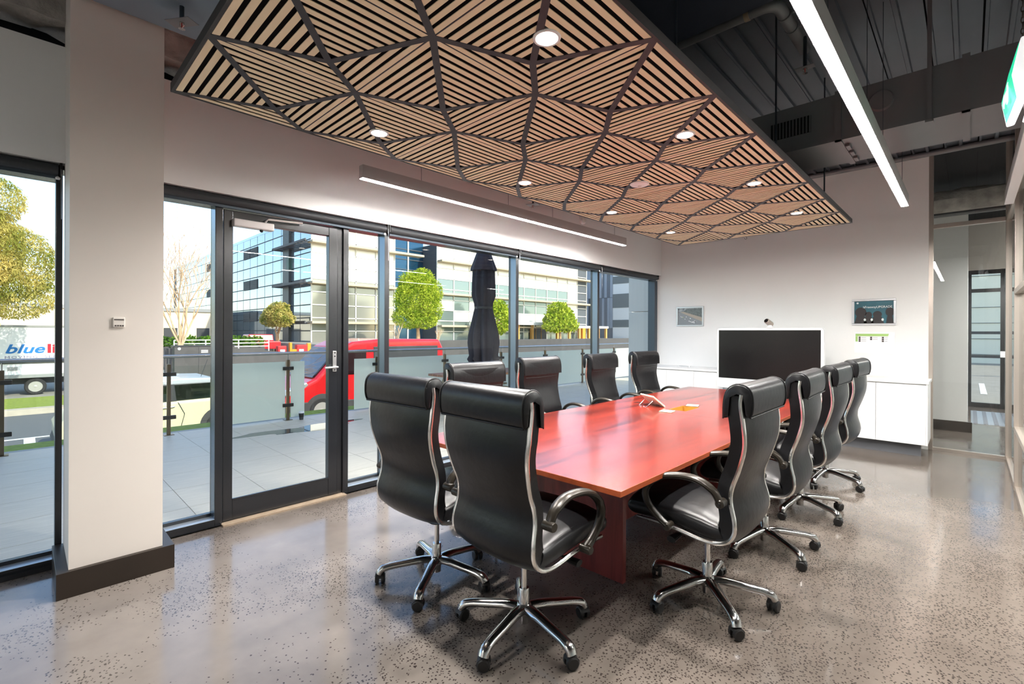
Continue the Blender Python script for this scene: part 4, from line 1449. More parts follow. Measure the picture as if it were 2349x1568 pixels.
tag(ww.prism(pts, -0.018, -0.0165, 'z').build('puddle', 'water'), 'shallow puddle of rain water on the grey patio tiles', 'puddle')

# glass balustrade
bl = empty('glass_balustrade', (-8.15, 0, -0.018))
tag(bl, 'steel and glass balustrade along the patio edge with frosted panels', 'balustrade')
post_y = [-3.6, -1.85, -0.17, 1.44, 2.13, 3.07, 4.70, 6.34, 8.05, 9.70, 11.4, 13.1, 14.8]
for y in post_y:
    p = MB().box(-0.022, 0.022, y - 0.022, y + 0.022, 0.008, 1.0).box(-0.06, 0.06, y - 0.06, y + 0.06, 0, 0.008).build('post', 'post_bronze', bl, bevel=0.002)
    MB().tube([(0, y, 1.0), (0, y, 1.09)], 0.007, 8).build('rail_pin', 'rail_steel', p)
    for z in (0.22, 0.83):
        MB().box(-0.012, 0.03, y - 0.085, y + 0.085, z, z + 0.055).build('glass_clamp', 'clamp_dark', p, bevel=0.006)
MB().tube([(0, -4, 1.11), (0, 16, 1.11)], 0.025, 14).build('handrail', 'rail_steel', bl)
for k, (a, b) in enumerate(zip(post_y[:-1], post_y[1:])):
    y0, y1 = a + 0.045, b - 0.045
    if a == 3.07: y1 = 3.34
    if a == 4.70: y0 = 4.70 - 0.45
    MB().box(-0.005, 0.005, y0, y1, 0.04, 0.97).build('glass_panel', 'rail_clear' if b < 1.5 or a == 1.44 else 'rail_frost', bl)
cup = empty('takeaway_cup', (-8.02, 3.24, -0.018))
MB().lathe([(0.030, 0.0), (0.042, 0.115)], (0, 0, 0), 20).build('cup_body', 'cup_dark', cup)
MB().lathe([(0.0358, 0.045), (0.0408, 0.09)], (0, 0, 0), 20).build('sleeve', 'clamp_dark', cup)
MB().lathe([(0.046, 0.112), (0.046, 0.120), (0.040, 0.124), (0.038, 0.136), (0.030, 0.138)], (0, 0, 0), 20).build('lid', 'cup_lid', cup)
tag(cup, 'dark takeaway coffee cup with white lid standing on the patio', 'cup')

# own building's cladding wall at the end of the patio
cw = struct(empty('wall_clad', (-5.1, 10.4, 0)))
for z0, z1 in ((-0.02, 1.955), (1.97, 4.2)):
    MB().box(-0.95, 0.95, 0, 0.3, z0, z1).build('panel', 'clad_light', cw, bevel=0.004)

# picnic table and closed umbrella
pt = empty('picnic_table', (-6.33, 5.88, -0.018))
for k in range(5):
    MB().box(-0.375 + k * 0.152, -0.235 + k * 0.152, -1.02, 1.02, 0.715, 0.755).build('top_plank', 'weathered', pt, bevel=0.004)
for s in (-1, 1):
    for k in range(2):
        x = s * 0.62 + (k - 0.5) * 0.15
        MB().box(x - 0.068, x + 0.068, -1.02, 1.02, 0.41, 0.45).build('bench_plank', 'pine_grey', pt, bevel=0.004)
for y in (-0.72, 0.72):
    for s in (-1, 1):
        MB().prism([(s * 0.20, 0.715), (s * 0.29, 0.715), (s * 0.62, 0.0), (s * 0.53, 0.0)], y - 0.03, y + 0.03).build('leg', 'pine_grey', pt)
    MB().box(-0.72, 0.72, y + 0.03, y + 0.075, 0.32, 0.41).build('bench_beam', 'pine_grey', pt)
    MB().box(-0.36, 0.36, y + 0.03, y + 0.075, 0.64, 0.715).build('top_batten', 'pine_grey', pt)
tag(pt, 'weathered wooden picnic table with benches on the patio', 'picnic table')
um = empty('patio_umbrella', (-6.33, 5.80, -0.018))
MB().lathe([(0.024, 0.02), (0.024, 3.1)], (0, 0, 0), 12).build('pole', 'column_dark', um)
MB().lathe([(0.28, 0.0), (0.27, 0.06), (0.05, 0.08), (0.04, 0.22)], (0, 0, 0), 24).build('base', 'column_dark', um)
def folded(prof, folds, amp, seed):
    rnd = random.Random(seed)
    ph = [rnd.uniform(0.6, 1.3) for _ in range(folds)]
    rs = []
    for r, z, am in prof:
        ring = []
        for k in range(folds * 6):
            a = 2 * math.pi * k / (folds * 6)
            f = math.cos(a * folds) * am * ph[(k // 6) % folds]
            ring.append((r * (1 + f) * math.cos(a), r * (1 + f) * math.sin(a), z + (f * 0.35 * (1 if z < 0.95 else 0))))
        rs.append(ring)
    return MB().rings(rs, smooth=True)
folded([(0.22, 0.86, 0.34), (0.21, 1.05, 0.24), (0.245, 1.28, 0.18), (0.235, 1.42, 0.18), (0.19, 1.65, 0.17), (0.145, 1.90, 0.14), (0.155, 1.99, 0.12), (0.195, 2.12, 0.12), (0.19, 2.35, 0.12), (0.18, 2.62, 0.12), (0.16, 2.72, 0.08)], 9, 0.2, 1).build('canopy', 'umbrella_black', um, sharp=80)
folded([(0.225, 2.58, 0.06), (0.222, 2.62, 0.06), (0.12, 2.92, 0.03), (0.04, 3.08, 0.02)], 8, 0.1, 2).build('canopy_cap', 'umbrella_black', um, sharp=60)
MB().lathe([(0.16, 1.89), (0.162, 1.93)], (0, 0, 0), 24).build('strap', 'column_dark', um)
tag(um, 'closed black patio umbrella tied around its pole behind the picnic table', 'umbrella')

# ------------------------------------------------------------------ trees
def foliage(name, blobs, count, size, mat, parent, seed, droop=0.0):
    rnd = random.Random(seed)
    m = MB()
    tot = sum(b[3] * b[4] * b[5] for b in blobs)
    for (cx_, cy_, cz_, rx, ry, rz) in blobs:
        n = int(count * rx * ry * rz / tot)
        for _ in range(n):
            while True:
                u = Vector((rnd.uniform(-1, 1), rnd.uniform(-1, 1), rnd.uniform(-1, 1)))
                if 0.25 < u.length < 1: break
            u = u.normalized() * (u.length ** 0.45)
            p = Vector((cx_ + u.x * rx, cy_ + u.y * ry, cz_ + u.z * rz))
            d = Vector((rnd.uniform(-1, 1), rnd.uniform(-1, 1), rnd.uniform(-1, 0.6) - droop)).normalized()
            w = d.cross(Vector((rnd.uniform(-1, 1), rnd.uniform(-1, 1), rnd.uniform(-1, 1)))).normalized()
            l = size * rnd.uniform(0.7, 1.3)
            b = l * (0.14 if droop else 0.36)
            m.add([p, p + d * l * 0.5 + w * b, p + d * l, p + d * l * 0.5 - w * b], [(0, 1, 2, 3)])
    me = bpy.data.meshes.new(name)
    me.from_pydata(m.v, [], m.f)
    me.materials.append(MATS[mat])
    o = bpy.data.objects.new(name, me)
    C.objects.link(o)
    o.parent = parent
    o['kind'] = 'stuff'
    return o
def branch_tree(m, p, d, length, r, depth, rnd, spread=0.5, up=0.25):
    n = 4
    pts = [p]
    q = p
    for k in range(n):
        d = (d + Vector((rnd.uniform(-.12, .12), rnd.uniform(-.12, .12), rnd.uniform(-.05, .1)))).normalized()
        q = q + d * length / n
        pts.append(q)
    m.tube(pts, [max(0.004, r * (1 - 0.45 * k / n)) for k in range(n + 1)], 5 if depth < 3 else 6, cap=False)
    if depth == 0: return
    for k in range(rnd.choice((2, 3, 3))):
        a = rnd.uniform(0, 6.28)
        side = Vector((math.cos(a), math.sin(a), rnd.uniform(-0.1, 0.4)))
        nd = (d * (1 - spread * 0.4) + side * spread + Vector((0, 0, up))).normalized()
        s = pts[rnd.choice((2, 3, 4, 4))]
        branch_tree(m, s, nd, length * rnd.uniform(0.6, 0.85), r * 0.55, depth - 1, rnd, spread, up)
def leafy_tree(name, loc, h_trunk, blobs, count, size, mat, label, seed, droop=0.0, tr=0.16):
    t = empty(name, loc)
    rnd = random.Random(seed)
    m = MB()
    m.tube([(0, 0, -0.1), (0.03, 0.02, h_trunk * 0.5), (0, 0, h_trunk)], [tr * 1.2, tr, tr * 0.8], 10)
    for k in range(4):
        a = k * 1.57 + rnd.uniform(-.4, .4)
        branch_tree(m, Vector((0, 0, h_trunk * 0.9)), Vector((math.cos(a) * 0.6, math.sin(a) * 0.6, 1)).normalized(), blobs[0][5] * 0.6, tr * 0.5, 2, rnd)
    m.build('trunk', 'bark', t)
    foliage('foliage', blobs, count, size, mat, t, seed, droop)
    tag(t, label, 'tree')
leafy_tree('round_tree', (-34, 23.55, 0.52), 1.2, [(0, 0, 3.9, 1.7, 1.9, 2.2), (0.1, -1.0, 2.2, 1.3, 1.4, 1.0), (0, 1.2, 2.9, 1.2, 1.2, 1.3), (0, 0.5, 5.5, 1.0, 1.0, 1.0), (0, -0.8, 5.1, 0.9, 1.0, 1.0), (0.2, 1.3, 4.4, 1.0, 1.0, 1.2), (0.2, -1.5, 3.6, 0.9, 0.9, 1.3), (0.6, 0.2, 1.9, 0.9, 1.3, 0.7)], 34000, 0.115, 'leaf_lime', 'round lime green tree in front of the recessed blue glass of the office', 11)
leafy_tree('round_tree', (-38, 48.2, 0.52), 0.9, [(0, 0, 2.5, 1.8, 2.6, 1.4), (0, -0.3, 3.9, 1.4, 1.5, 1.0), (0.3, 1.4, 1.9, 1.2, 1.6, 0.9), (0.2, -1.6, 1.8, 1.2, 1.6, 0.8), (0, 0.6, 3.3, 1.2, 1.6, 1.1)], 6000, 0.30, 'leaf_lime', 'lime green tree standing before the office entrance', 12)
leafy_tree('round_tree', (-38, 37.0, 0.52), 0.9, [(0, 0, 2.4, 1.4, 1.9, 1.7), (0, 0, 3.6, 1.0, 1.2, 1.0)], 3500, 0.28, 'leaf_lime', 'lime green tree half hidden behind the closed umbrella', 13)
leafy_tree('gum_tree', (-20.9, -1.5, -0.8), 2.6, [(0, -0.2, 4.7, 1.8, 1.8, 1.7), (0.2, 1.15, 4.3, 1.2, 1.15, 1.2), (0.3, 0.5, 6.1, 1.1, 1.1, 0.8), (0.4, 1.3, 3.35, 0.9, 1.0, 0.75), (0.5, 0.2, 3.1, 0.9, 1.0, 0.7), (0.7, 0.75, 2.6, 0.25, 0.3, 0.4), (0.5, -1.0, 2.9, 0.9, 0.9, 0.8)], 70000, 0.10, 'leaf_gum', 'tall yellow green gum tree with drooping leaves over the white truck', 14, droop=0.8)
leafy_tree('reflection_tree', (-43.6, 15.5, -0.35), 1.6, [(0, 0, 3.3, 1.9, 1.0, 0.8), (-1.4, 0, 2.9, 1.0, 0.9, 0.7), (1.4, 0, 2.9, 1.0, 0.9, 0.7), (0.4, 0, 3.9, 1.0, 0.8, 0.5)], 9000, 0.15, 'leaf_gum', 'spreading olive yellow tree standing in for a reflection in the office facade', 15)  # added tree in place of one only mirrored in the facade
bt = empty('bare_tree', (-27, 5.2, -0.8))
m = MB()
rnd = random.Random(21)
m.tube([(0, 0, 0), (0, 0.02, 0.9), (0, 0.0, 1.7)], [0.15, 0.12, 0.10], 8)
for k in range(6):
    a = k * 1.05 + 0.4
    branch_tree(m, Vector((0, 0, 1.3 + 0.08 * k)), Vector((math.cos(a) * 0.33, math.sin(a) * 0.33, 1)).normalized(), 2.0, 0.05, 5, rnd, 0.45, 0.28)
m.build('branches', 'bark_pale', bt)
tag(bt, 'leafless pale tree standing across the street left of the door', 'tree')
for k, (y, s_) in enumerate(((20.9, 1.0), (27.2, 0.8))):
    sb_ = empty('bare_shrub', (-33 - 3 * k, y, 0.52))
    m = MB()
    rnd = random.Random(30 + k)
    for q in range(5):
        a = q * 1.26
        branch_tree(m, Vector((0, 0, 0)), Vector((math.cos(a) * 0.35, math.sin(a) * 0.35, 1)).normalized(), 0.75 * s_, 0.035, 2, rnd, 0.4, 0.4)
    m.build('twigs', 'bark_pale', sb_)
    tag(sb_, ('bare pale shrub in front of the office facade left of the round tree', 'bare pale shrub beside the round lime tree')[k], 'shrub')

# ------------------------------------------------------------------ vehicles
def wheel(parent, y, r, x, width=0.2):
    w = MB().lathe([(r * 0.66, 0.0), (r * 0.9, 0.012), (r, -0.02), (r, -width + 0.02), (r * 0.9, -width)], (x, y, r), 28, 'x').build('wheel', 'tyre', parent)
    MB().lathe([(r * 0.64, 0.004), (r * 0.58, -0.03), (r * 0.35, -0.015), (r * 0.12, 0.01)], (x, y, r), 24, 'x').build('rim', 'rim', w)
    for k in range(5):
        a = 2 * math.pi * k / 5
        MB().lathe([(r * 0.10, -0.008), (r * 0.09, 0.0)], (x, y + r * 0.42 * math.cos(a), r + r * 0.42 * math.sin(a)), 8, 'x').build('rim_hole', 'truck_dark', w)
# cream small car, nose towards -Y
mc = empty('small_car', (-12.2, 0, G))
W = 1.68
MB().prism([(0.44, 0.25), (0.42, 0.55), (0.55, 0.74), (1.30, 0.87), (2.2, 0.90), (3.35, 0.92), (3.62, 0.80), (3.70, 0.45), (3.62, 0.22)], -W, 0, 'x').build('body', 'cream_paint', mc, bevel=0.07, seg=4)
MB().prism([(1.28, 0.86), (1.72, 1.27), (3.10, 1.28), (3.42, 0.90)], -W + 0.07, -0.05, 'x').build('window_band', 'car_glass', mc, bevel=0.03)
MB().prism([(1.66, 1.25), (1.80, 1.34), (2.4, 1.385), (3.0, 1.36), (3.2, 1.26), (3.1, 1.245)], -W + 0.06, -0.04, 'x').build('roof', 'silver_roof', mc, bevel=0.04, seg=3)
MB().prism([(2.16, 0.90), (2.30, 0.90), (2.26, 1.26), (2.16, 1.26)], -0.055, -0.035, 'x').build('door_pillar', 'column_dark', mc)
MB().prism([(0.40, 0.20), (0.44, 0.33), (3.66, 0.33), (3.62, 0.20)], -W - 0.005, 0.006, 'x').build('sill_trim', 'truck_dark', mc)
MB().tube([(0.012, 2.32, 0.88), (0.012, 2.44, 0.62), (0.012, 2.38, 0.36)], 0.006, 5).build('door_gap', 'column_dark', mc)
MB().tube([(0.012, 2.02, 0.775), (0.03, 2.06, 0.78), (0.03, 2.22, 0.79), (0.012, 2.26, 0.79)], 0.014, 8).build('door_handle', 'chrome', mc)
for y in (0.95, 3.12):
    MB().lathe([(0.39, -0.02), (0.40, 0.008), (0.34, 0.012)], (0, y, 0.31), 28, 'x').build('wheel_arch', 'truck_dark', mc)
    wheel(mc, y, 0.30, 0.016)
    wheel(mc, y, 0.30, -W + 0.19)
MB().tube([(-0.5, 2.85, 1.36), (-0.5, 2.98, 1.75)], 0.006, 5).build('antenna', 'column_dark', mc)
for x in (-0.45, -1.1):
    MB().box(x - 0.2, x + 0.2, 2.5, 2.62, 0.85, 1.2).build('seat', 'truck_grey', mc, bevel=0.05)
tag(mc, 'small cream car with silver roof parked beyond the balustrade', 'car')
# red van, nose towards -Y
vn = empty('delivery_van', (-12.2, 0, G))
W = 1.9
MB().prism([(4.50, 0.30), (4.46, 0.62), (4.62, 0.88), (5.30, 1.18), (6.05, 2.00), (6.35, 2.13), (7.2, 2.20), (9.3, 2.18), (9.45, 1.9), (9.5, 0.35)], -W, 0, 'x').build('body', 'red_paint', vn, bevel=0.10, seg=4)
MB().prism([(5.26, 1.20), (5.34, 1.19), (6.03, 1.95), (5.96, 1.97)], -W + 0.14, -0.14, 'x').build('windscreen', 'car_glass', vn, bevel=0.02)
MB().prism([(5.62, 1.24), (6.12, 1.90), (6.72, 1.92), (6.72, 1.22)], -0.02, 0.012, 'x').build('side_window', 'car_glass', vn, bevel=0.01)
MB().prism([(6.95, 1.30), (6.95, 1.98), (9.2, 1.98), (9.2, 1.30)], -0.02, 0.012, 'x').build('side_window', 'column_dark', vn, bevel=0.01)
MB().prism([(4.40, 0.26), (4.42, 0.62), (5.0, 0.60), (9.55, 0.44), (9.55, 0.26)], -W - 0.01, 0.01, 'x').build('bumper', 'truck_dark', vn, bevel=0.03)
MB().prism([(4.56, 0.78), (4.60, 0.92), (5.06, 1.10), (5.10, 1.02), (4.82, 0.80)], -0.24, 0.014, 'x').build('headlight', 'lamp_clear', vn, bevel=0.02)
MB().prism([(4.55, 0.78), (4.59, 0.92), (5.04, 1.10), (5.08, 1.02), (4.80, 0.80)], -W - 0.012, -W + 0.24, 'x').build('headlight', 'lamp_clear', vn, bevel=0.02)
for y in (5.45, 8.7):
    MB().lathe([(0.42, -0.03), (0.43, 0.012), (0.36, 0.018)], (0, y, 0.35), 28, 'x').build('wheel_arch', 'truck_dark', vn)
    wheel(vn, y, 0.34, 0.022)
    wheel(vn, y, 0.34, -W + 0.19)
MB().box(0.0, 0.22, 5.72, 5.80, 1.18, 1.45).build('wing_mirror', 'column_dark', vn, bevel=0.03)
for x in (-0.5, -1.2):
    MB().tube([(x - 0.3, 5.28, 1.22), (x + 0.3, 5.36, 1.30)], 0.01, 5).build('wiper', 'column_dark', vn)
tag(vn, 'red delivery van with dark windows parked along the street', 'van')
# white moving truck
tk = empty('moving_truck', (-23.6, 0, -0.80))
bxk = MB().box(-2.2, 0, -3.6, 3.3, 1.17, 2.40).build('cargo_box', 'truck_white', tk, bevel=0.02)
MB().box(-2.23, 0.03, -3.62, 3.32, 2.38, 2.44).build('top_trim', 'truck_grey', bxk)
MB().box(-2.22, 0.02, -3.62, 3.32, 1.11, 1.17).build('lower_trim', 'truck_dark', bxk)
MB().box(-2.1, -0.02, -3.4, 3.1, 0.72, 1.11).build('skirt', 'truck_white', tk, bevel=0.01)
MB().box(-2.1, 0.0, -3.4, 3.1, 0.60, 0.72).build('skirt_rail', 'truck_grey', tk, bevel=0.01)
MB().box(-0.02, 0.004, -0.36, -0.12, 0.88, 1.0).build('side_vent', 'truck_grey', tk)
MB().box(-1.6, -0.5, -5.0, 3.0, 0.36, 0.56).build('chassis', 'truck_dark', tk)
for y in (0.32, -3.9):
    wheel(tk, y, 0.285, -0.02, 0.24)
    wheel(tk, y, 0.285, -1.9, 0.24)
MB().prism([(-5.5, 0.35), (-5.55, 0.95), (-5.35, 1.75), (-3.75, 1.85), (-3.75, 0.35)], -2.1, -0.05, 'x').build('cab', 'truck_white', tk, bevel=0.06)
MB().prism([(-5.30, 1.05), (-5.18, 1.6), (-4.35, 1.62), (-4.35, 1.05)], -0.06, -0.035, 'x').build('cab_window', 'car_glass', tk)
tb1 = text_mesh('lettering', 'blue', 0.43, 'letter_blue', bxk, shear=0.28, extrude=0.003, offset=0.010, spacing=1.02)
tb1.location = (0.005, -0.43, 1.475)
tb1.rotation_euler = (math.radians(90), 0, math.radians(90))
dims = max(v.co.x for v in tb1.data.vertices)
tb1.scale = (0.99 / dims, 1.0, 1)
tb2 = text_mesh('lettering', 'li', 0.43, 'letter_red', bxk, shear=0.0, extrude=0.003, offset=0.014)
tb2.location = (0.005, 0.60, 1.475)
tb2.rotation_euler = (math.radians(90), 0, math.radians(90))
tb2.scale = (1.35, 1.0, 1)
tb3 = text_mesh('lettering', 'MOVING  SER', 0.115, 'letter_violet', bxk, extrude=0.002, spacing=1.3)
tb3.location = (0.005, -0.43, 1.295)
tb3.rotation_euler = (math.radians(90), 0, math.radians(90))
dims = max(v.co.x for v in tb3.data.vertices)
tb3.scale = (1.29 / dims, 1.0, 1)
tag(tk, 'white moving truck with blue and red lettering across the street', 'truck')
# red ute standing in for a reflection in the mirrored facade
ut = empty('reflection_pickup', (-40.2, 15.4, 0.0), math.radians(90))
MB().prism([(-2.4, 0.45), (-2.45, 0.85), (-1.35, 1.02), (-0.7, 1.55), (0.75, 1.58), (0.95, 1.05), (2.5, 1.05), (2.5, 0.45)], -1.8, 0, 'x').build('body', 'red_paint', ut, bevel=0.06)
MB().prism([(-1.2, 1.05), (-0.65, 1.48), (0.62, 1.50), (0.75, 1.05)], -0.02, 0.012, 'x').build('side_window', 'car_glass', ut)
for y in (-1.55, 1.5):
    wheel(ut, y, 0.36, 0.02)
    wheel(ut, y, 0.36, -1.6)
tag(ut, 'dark red pickup standing in for a reflection in the office facade', 'pickup')
ut.location.z = -0.80
ut.rotation_euler = (0, 0, math.radians(-90))
ut.location = (-41.6, 12.4, -0.35)

# street furniture
gb = empty('utility_cabinet', (-20.6, 4.55, -0.789))
MB().box(-0.35, 0.0, -0.75, 1.2, 0.12, 1.68).build('case', 'wall_dark', gb, bevel=0.02)
MB().box(-0.37, 0.02, -0.78, 1.23, 0.0, 0.12).build('base', 'kerb', gb)
MB().box(-0.37, 0.02, -0.78, 1.23, 1.68, 1.72).build('cap', 'column_dark', gb)
MB().box(0.0, 0.006, 0.0, 0.01, 0.15, 1.66).build('door_seam', 'column_dark', gb)
MB().lathe([(0.05, 0.002), (0.045, 0.008)], (0, -0.60, 1.60), 16, 'x').build('badge', 'line_paint', gb)
for z in (1.50, 1.44):
    MB().box(0.0, 0.006, 0.08, 0.30, z, z + 0.04).build('notice_line', 'line_paint', gb)
tag(gb, 'dark grey utility cabinet with a white notice across the street', 'cabinet')
for k, y in enumerate((10.72, 11.85)):
    g = empty('gate_post_box', (-30, y, -0.80))
    MB().box(-0.4, 0.0, 0.0, 0.5 + 0.15 * k, 0.0, 1.38 + 0.06 * k).build('case', 'red_box', g, bevel=0.03)
    MB().box(0.0, 0.01, 0.12, 0.40, 1.02, 1.16).build('notice', 'line_paint', g)
    if k:
        MB().box(-0.3, -0.05, -0.42, -0.28, 0.9, 1.58).build('orange_arm', 'orange', g, bevel=0.02)
        MB().box(-0.3, -0.05, -0.28, 0.0, 1.02, 1.16).build('orange_arm', 'orange', g)
        MB().box(-0.3, -0.05, 0.66, 0.88, 0.9, 1.52).build('orange_arm', 'orange', g, bevel=0.02)
        MB().box(-0.2, -0.12, 0.9, 3.6, 1.12, 1.19).build('boom', 'line_paint', g)
    tag(g, ('red boom gate box without arm on the driveway', 'red boom gate box with orange brackets and white boom')[k], 'gate box')
tag(MB().prism([(4.8, -0.8), (4.8, 0.62), (7.7, 0.58), (10.05, 0.32), (13.0, 0.10), (13.0, -0.8)], -28.2, -28.0, 'x').build('ramp_wall', 'wall_dark'), 'low dark sloping ramp wall beside the driveway gate', 'wall')
rl = empty('ramp_railing', (-31.5, 8.3, -0.80))
for z in (1.35, 1.55, 1.75):
    MB().tube([(0, -2.5, z), (0, 2.4, z)], 0.03, 6).build('rail', 'line_paint', rl)
for y in (-2.5, -1.0, 0.7, 2.4):
    MB().tube([(0, y, 0), (0, y, 1.75)], 0.03, 6).build('post', 'line_paint', rl)
tag(rl, 'white tubular railing on the ramp across the street', 'railing')
hg_ = empty('hedge', (-34, 8.4, -0.80))
foliage('foliage', [(0, k * 0.6, 1.6, 0.5, 0.5, 0.35) for k in range(-4, 5)], 2500, 0.16, 'leaf_hedge', hg_, 40)
MB().box(-0.3, 0.3, -2.8, 2.8, 0.0, 1.35).build('planter', 'wall_dark', hg_)
tag(hg_, 'low trimmed green hedge in a dark planter near the office', 'hedge')
wh = empty('warehouse', (-62, 8, -0.80))
MB().box(-12, 0, -30, 8.0, 0, 4.4).build('wall', 'bld_cream', wh)
MB().box(-12.2, 0.15, -30.2, 8.2, 4.4, 4.75).build('parapet', 'truck_grey', wh)
for k in range(7):
    MB().box(0.0, 0.08, 5.5 - k * 3.0, 6.7 - k * 3.0, 0.6, 2.6).build('window', 'column_dark', wh)
tag(wh, 'low cream warehouse behind the leafless tree', 'building')
fh = empty('cream_building', (2, 34, -0.5))
MB().box(-14, 10, 0, 6, 0, 7.0).build('wall', 'bld_pale', fh)
for k in range(8):
    MB().box(-14, 10, -0.03, 0.0, 0.9 + k * 0.8, 0.93 + k * 0.8).build('joint', 'band_grey', fh)
tag(fh, 'plain cream building seen through the far entry doors', 'building')
gr_ = empty('guard_rail', (0.8, 24, -0.3))
for z in (0.9, 1.75):
    MB().box(-6, 8, -0.03, 0.03, z, z + 0.10).build('rail', 'wall_dark', gr_)
for x in (-3, 0.3, 3.0):
    MB().box(x - 0.04, x + 0.04, -0.04, 0.04, 0, 1.85).build('post', 'wall_dark', gr_)
tag(gr_, 'dark guard rail of the car park outside the entry doors', 'railing')
struct(box('forecourt', 'asphalt_light', -6, 14, 13.35, 40, -0.6, -0.03))
for x in (0.2, 2.6):
    struct(box('bay_line', 'line_paint', x, x + 0.12, 16.5, 20.0, -0.03, -0.026))

# ------------------------------------------------------------------ office building across the street
ob = empty('office_building', (-41.8, 17.72, G))
tag(ob, 'three storey glass office building with mirrored panels and sunshades', 'building')
ZB = -G
HT = 11.9 - G
b1 = MB()
b1.box(-55, -0.06, 0.06, 8.4, 0, HT)
b1.box(-20, -0.06, 13.7, 41.7, 0, HT - 0.8)
b1.build('wall', 'joint_grey', ob)
MB().box(-20, -2.6, 8.4, 13.7, 0, HT + 1.0).build('recess_wall', 'facade_blue', ob)
rows = [0.15 + 1.165 * k for k in range(12)]
cw_, rh = 2.30, 1.165
pane_s = {}
for mname in ('facade_mirror', 'facade_sun', 'facade_grey', 'facade_green'):
    pane_s[mname] = MB().box(-cw_ / 2 + 0.055, cw_ / 2 - 0.055, 0.0, 0.07, 0.05, rh - 0.05).mesh('pane', mname)
far_p = MB()
npan = 0
for c_ in range(23):
    for r_ in range(11):
        x = -0.1 - cw_ * (c_ + 0.5)
        z = rows[r_]
        if c_ < 13:
            inst('pane', pane_s['facade_mirror'], (x, 0.0, z), ob)
            npan += 1
        else:
            far_p.box(x - cw_ / 2 + 0.04, x + cw_ / 2 - 0.04, 0.0, 0.07, z + 0.03, z + rh - 0.03)
tag(far_p.build('panes', 'facade_mirror', ob), kind='stuff')
MB().box(-55, -0.02, -0.02, 0.08, HT - 0.15, HT + 0.12).build('parapet', 'facade_mirror', ob)
# street side: white mullion grid with panes
grid = MB()
def col_edges(a, b, w):
    n = round((b - a) / w)
    return [a + (b - a) * k / n for k in range(n + 1)]
rnd = random.Random(77)
for a, b in ((0.0, 8.4), (13.7, 41.7)):
    es = col_edges(a, b, 2.35)
    for e in es:
        grid.box(-0.06, 0.05, e - 0.05, e + 0.05, 0.1, HT - (0.8 if a > 5 else 0))
    for r_ in range(12):
        grid.box(-0.06, 0.05, a, b, rows[r_] - 0.045, rows[r_] + 0.045)
    for e0, e1 in zip(es[:-1], es[1:]):
        for r_ in range(11 if a < 5 else 10):
            if npan >= 298: continue
            if r_ >= 6 + (1 if a > 5 else 0): mt = 'facade_sun'
            elif a > 5 and (r_ in (3, 4) or e0 > 36): mt = 'facade_sun' if rnd.random() < 0.6 else 'facade_green'
            else: mt = 'facade_grey' if a < 5 else 'facade_green'
            wd = e1 - e0
            o = inst('pane', pane_s[mt], (-0.02, (e0 + e1) / 2, rows[r_]), ob, (0, 0, math.radians(90)), ((wd - 0.1) / (cw_ - 0.08), 1, 1))
            npan += 1
grid.build('mullion_grid', 'mullion_white', ob)
for z in (2.26 + ZB, 5.77 + ZB, 9.35 + ZB):
    MB().box(-0.1, 0.9, -0.3, 11.4 if z > 9 else 8.4, z - 0.1, z + 0.12).build('sunshade', 'shade_beige', ob, bevel=0.03)
    MB().box(-0.1, 0.9, 13.7, 43.5, z - 0.25, z - 0.03).build('sunshade', 'shade_beige', ob, bevel=0.03)
    sh_ = MB()
    sh_.box(-6.8, 0.9, -0.95, -0.85, z - 0.08, z + 0.12)
    sh_.box(-6.8, -6.6, -0.95, 0.0, z - 0.08, z + 0.06)
    for k in range(10):
        sh_.box(-6.5 + k * 0.72, -6.1 + k * 0.72, -0.85, 0.0, z - 0.03, z + 0.02)
    sh_.build('sunshade', 'shade_dark', ob)
MB().box(-6.0, -4.5, -0.25, 0.0, 0, HT).build('column', 'column_dark', ob)
for z in (9.62 + ZB, 6.10 + ZB, 2.55 + ZB):
    for x in (-18.3, -15.95, -34.0):
        v_ = MB().box(x, x + 2.2, -0.06, 0.0, z, z + 1.05).build('louvre_vent', 'louvre_dark', ob)
        for k in range(6):
            MB().box(x + 0.05, x + 2.15, -0.10, -0.06, z + 0.06 + k * 0.165, z + 0.13 + k * 0.165).build('louvre_blade', 'joint_grey', v_)
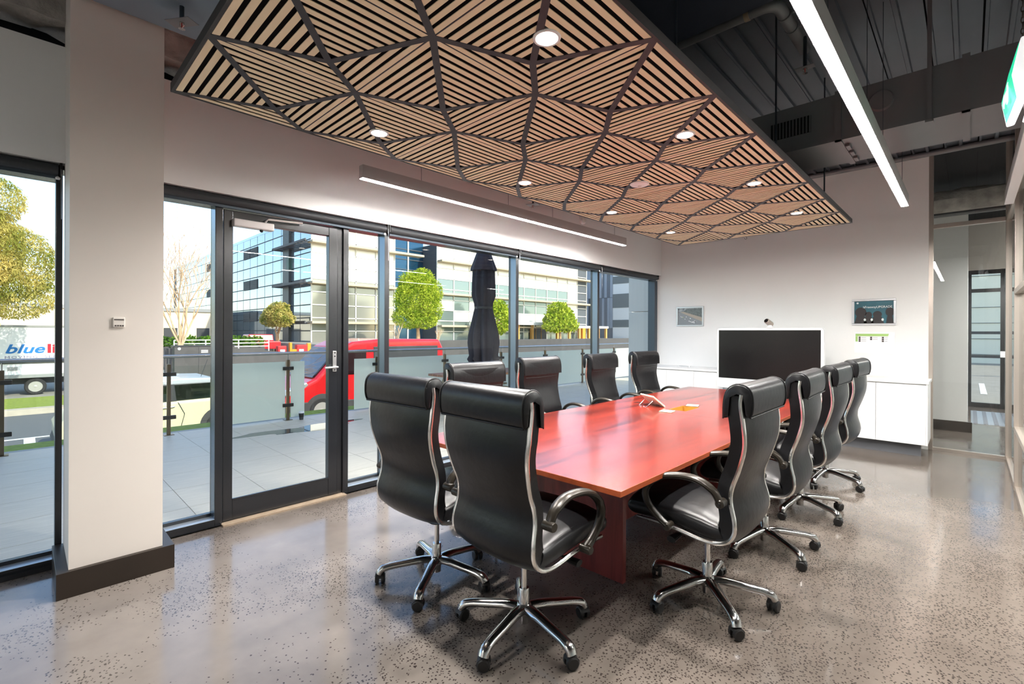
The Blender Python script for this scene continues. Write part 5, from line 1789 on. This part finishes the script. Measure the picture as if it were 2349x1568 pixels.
# recess details
for k in range(6):
    MB().box(-2.6, -2.52, 8.4, 13.7, 5.9 + k * 1.1, 5.97 + k * 1.1).build('recess_rail', 'joint_grey', ob)
MB().box(-2.6, -2.5, 11.6, 11.75, 0, HT + 1).build('recess_mullion', 'mullion_white', ob)
# entrance
MB().box(-0.2, 1.6, 24.0, 33.0, 3.35, 3.75).build('canopy', 'bld_white', ob, bevel=0.04)
MB().box(-0.2, 1.2, 33.0, 46.0, 3.05, 3.4).build('canopy', 'bld_white', ob, bevel=0.04)
for y in (25.6, 28.3, 33.5, 36.2, 38.6, 41.0, 43.5, 45.6):
    MB().box(0.8, 1.1, y - 0.16, y + 0.16, 1.4, 3.35).build('canopy_post', 'timber_gold', ob)
MB().box(0.75, 1.15, 39.2, 39.9, 1.4, 3.1).build('accent_post', 'orange', ob)
for y in (29.4, 30.5, 31.6):
    MB().box(0.05, 0.12, y - 0.5, y + 0.5, 1.4, 3.1).build('entry_door', 'column_dark', ob)
    MB().box(0.05, 0.16, y - 0.56, y - 0.5, 1.4, 3.15).build('entry_frame', 'timber_gold', ob)

# second building beyond: vertical cladding beside horizontal bands
b2 = empty('banded_building', (-43.8, 70, G))
tag(b2, 'white and grey banded building beside the end of the office', 'building')
MB().box(-0.0, 3.6, 0.05, 12, 0, 16).build('wall', 'bld_white', b2)
for z0, z1 in ((2.4, 3.63), (5.68, 8.02), (9.75, 11.0), (12.5, 14.2)):
    MB().box(0.0, 3.6, 0.0, 0.06, z0 - G, z1 - G).build('band', 'band_grey', b2)
mats_c = ['clad_grey2', 'clad_grey3', 'clad_grey1', 'clad_grey2', 'clad_grey3', 'clad_grey2', 'clad_grey1', 'clad_grey2', 'clad_grey3', 'clad_grey2']
MB().box(-8.0, -0.02, 0.1, 10, 0, 15.6).build('wall', 'clad_grey1', b2)
for k in range(14):
    for (z0, z1, sh) in ((3.2, 8.4, 0), (8.45, 15.5, 3)):
        MB().box(-0.55 - k * 0.55, -0.04 - k * 0.55, 0.0 - 0.03 * (k % 3), 0.1, z0, z1).build('cladding_panel', mats_c[(k * 3 + sh) % 10], b2)
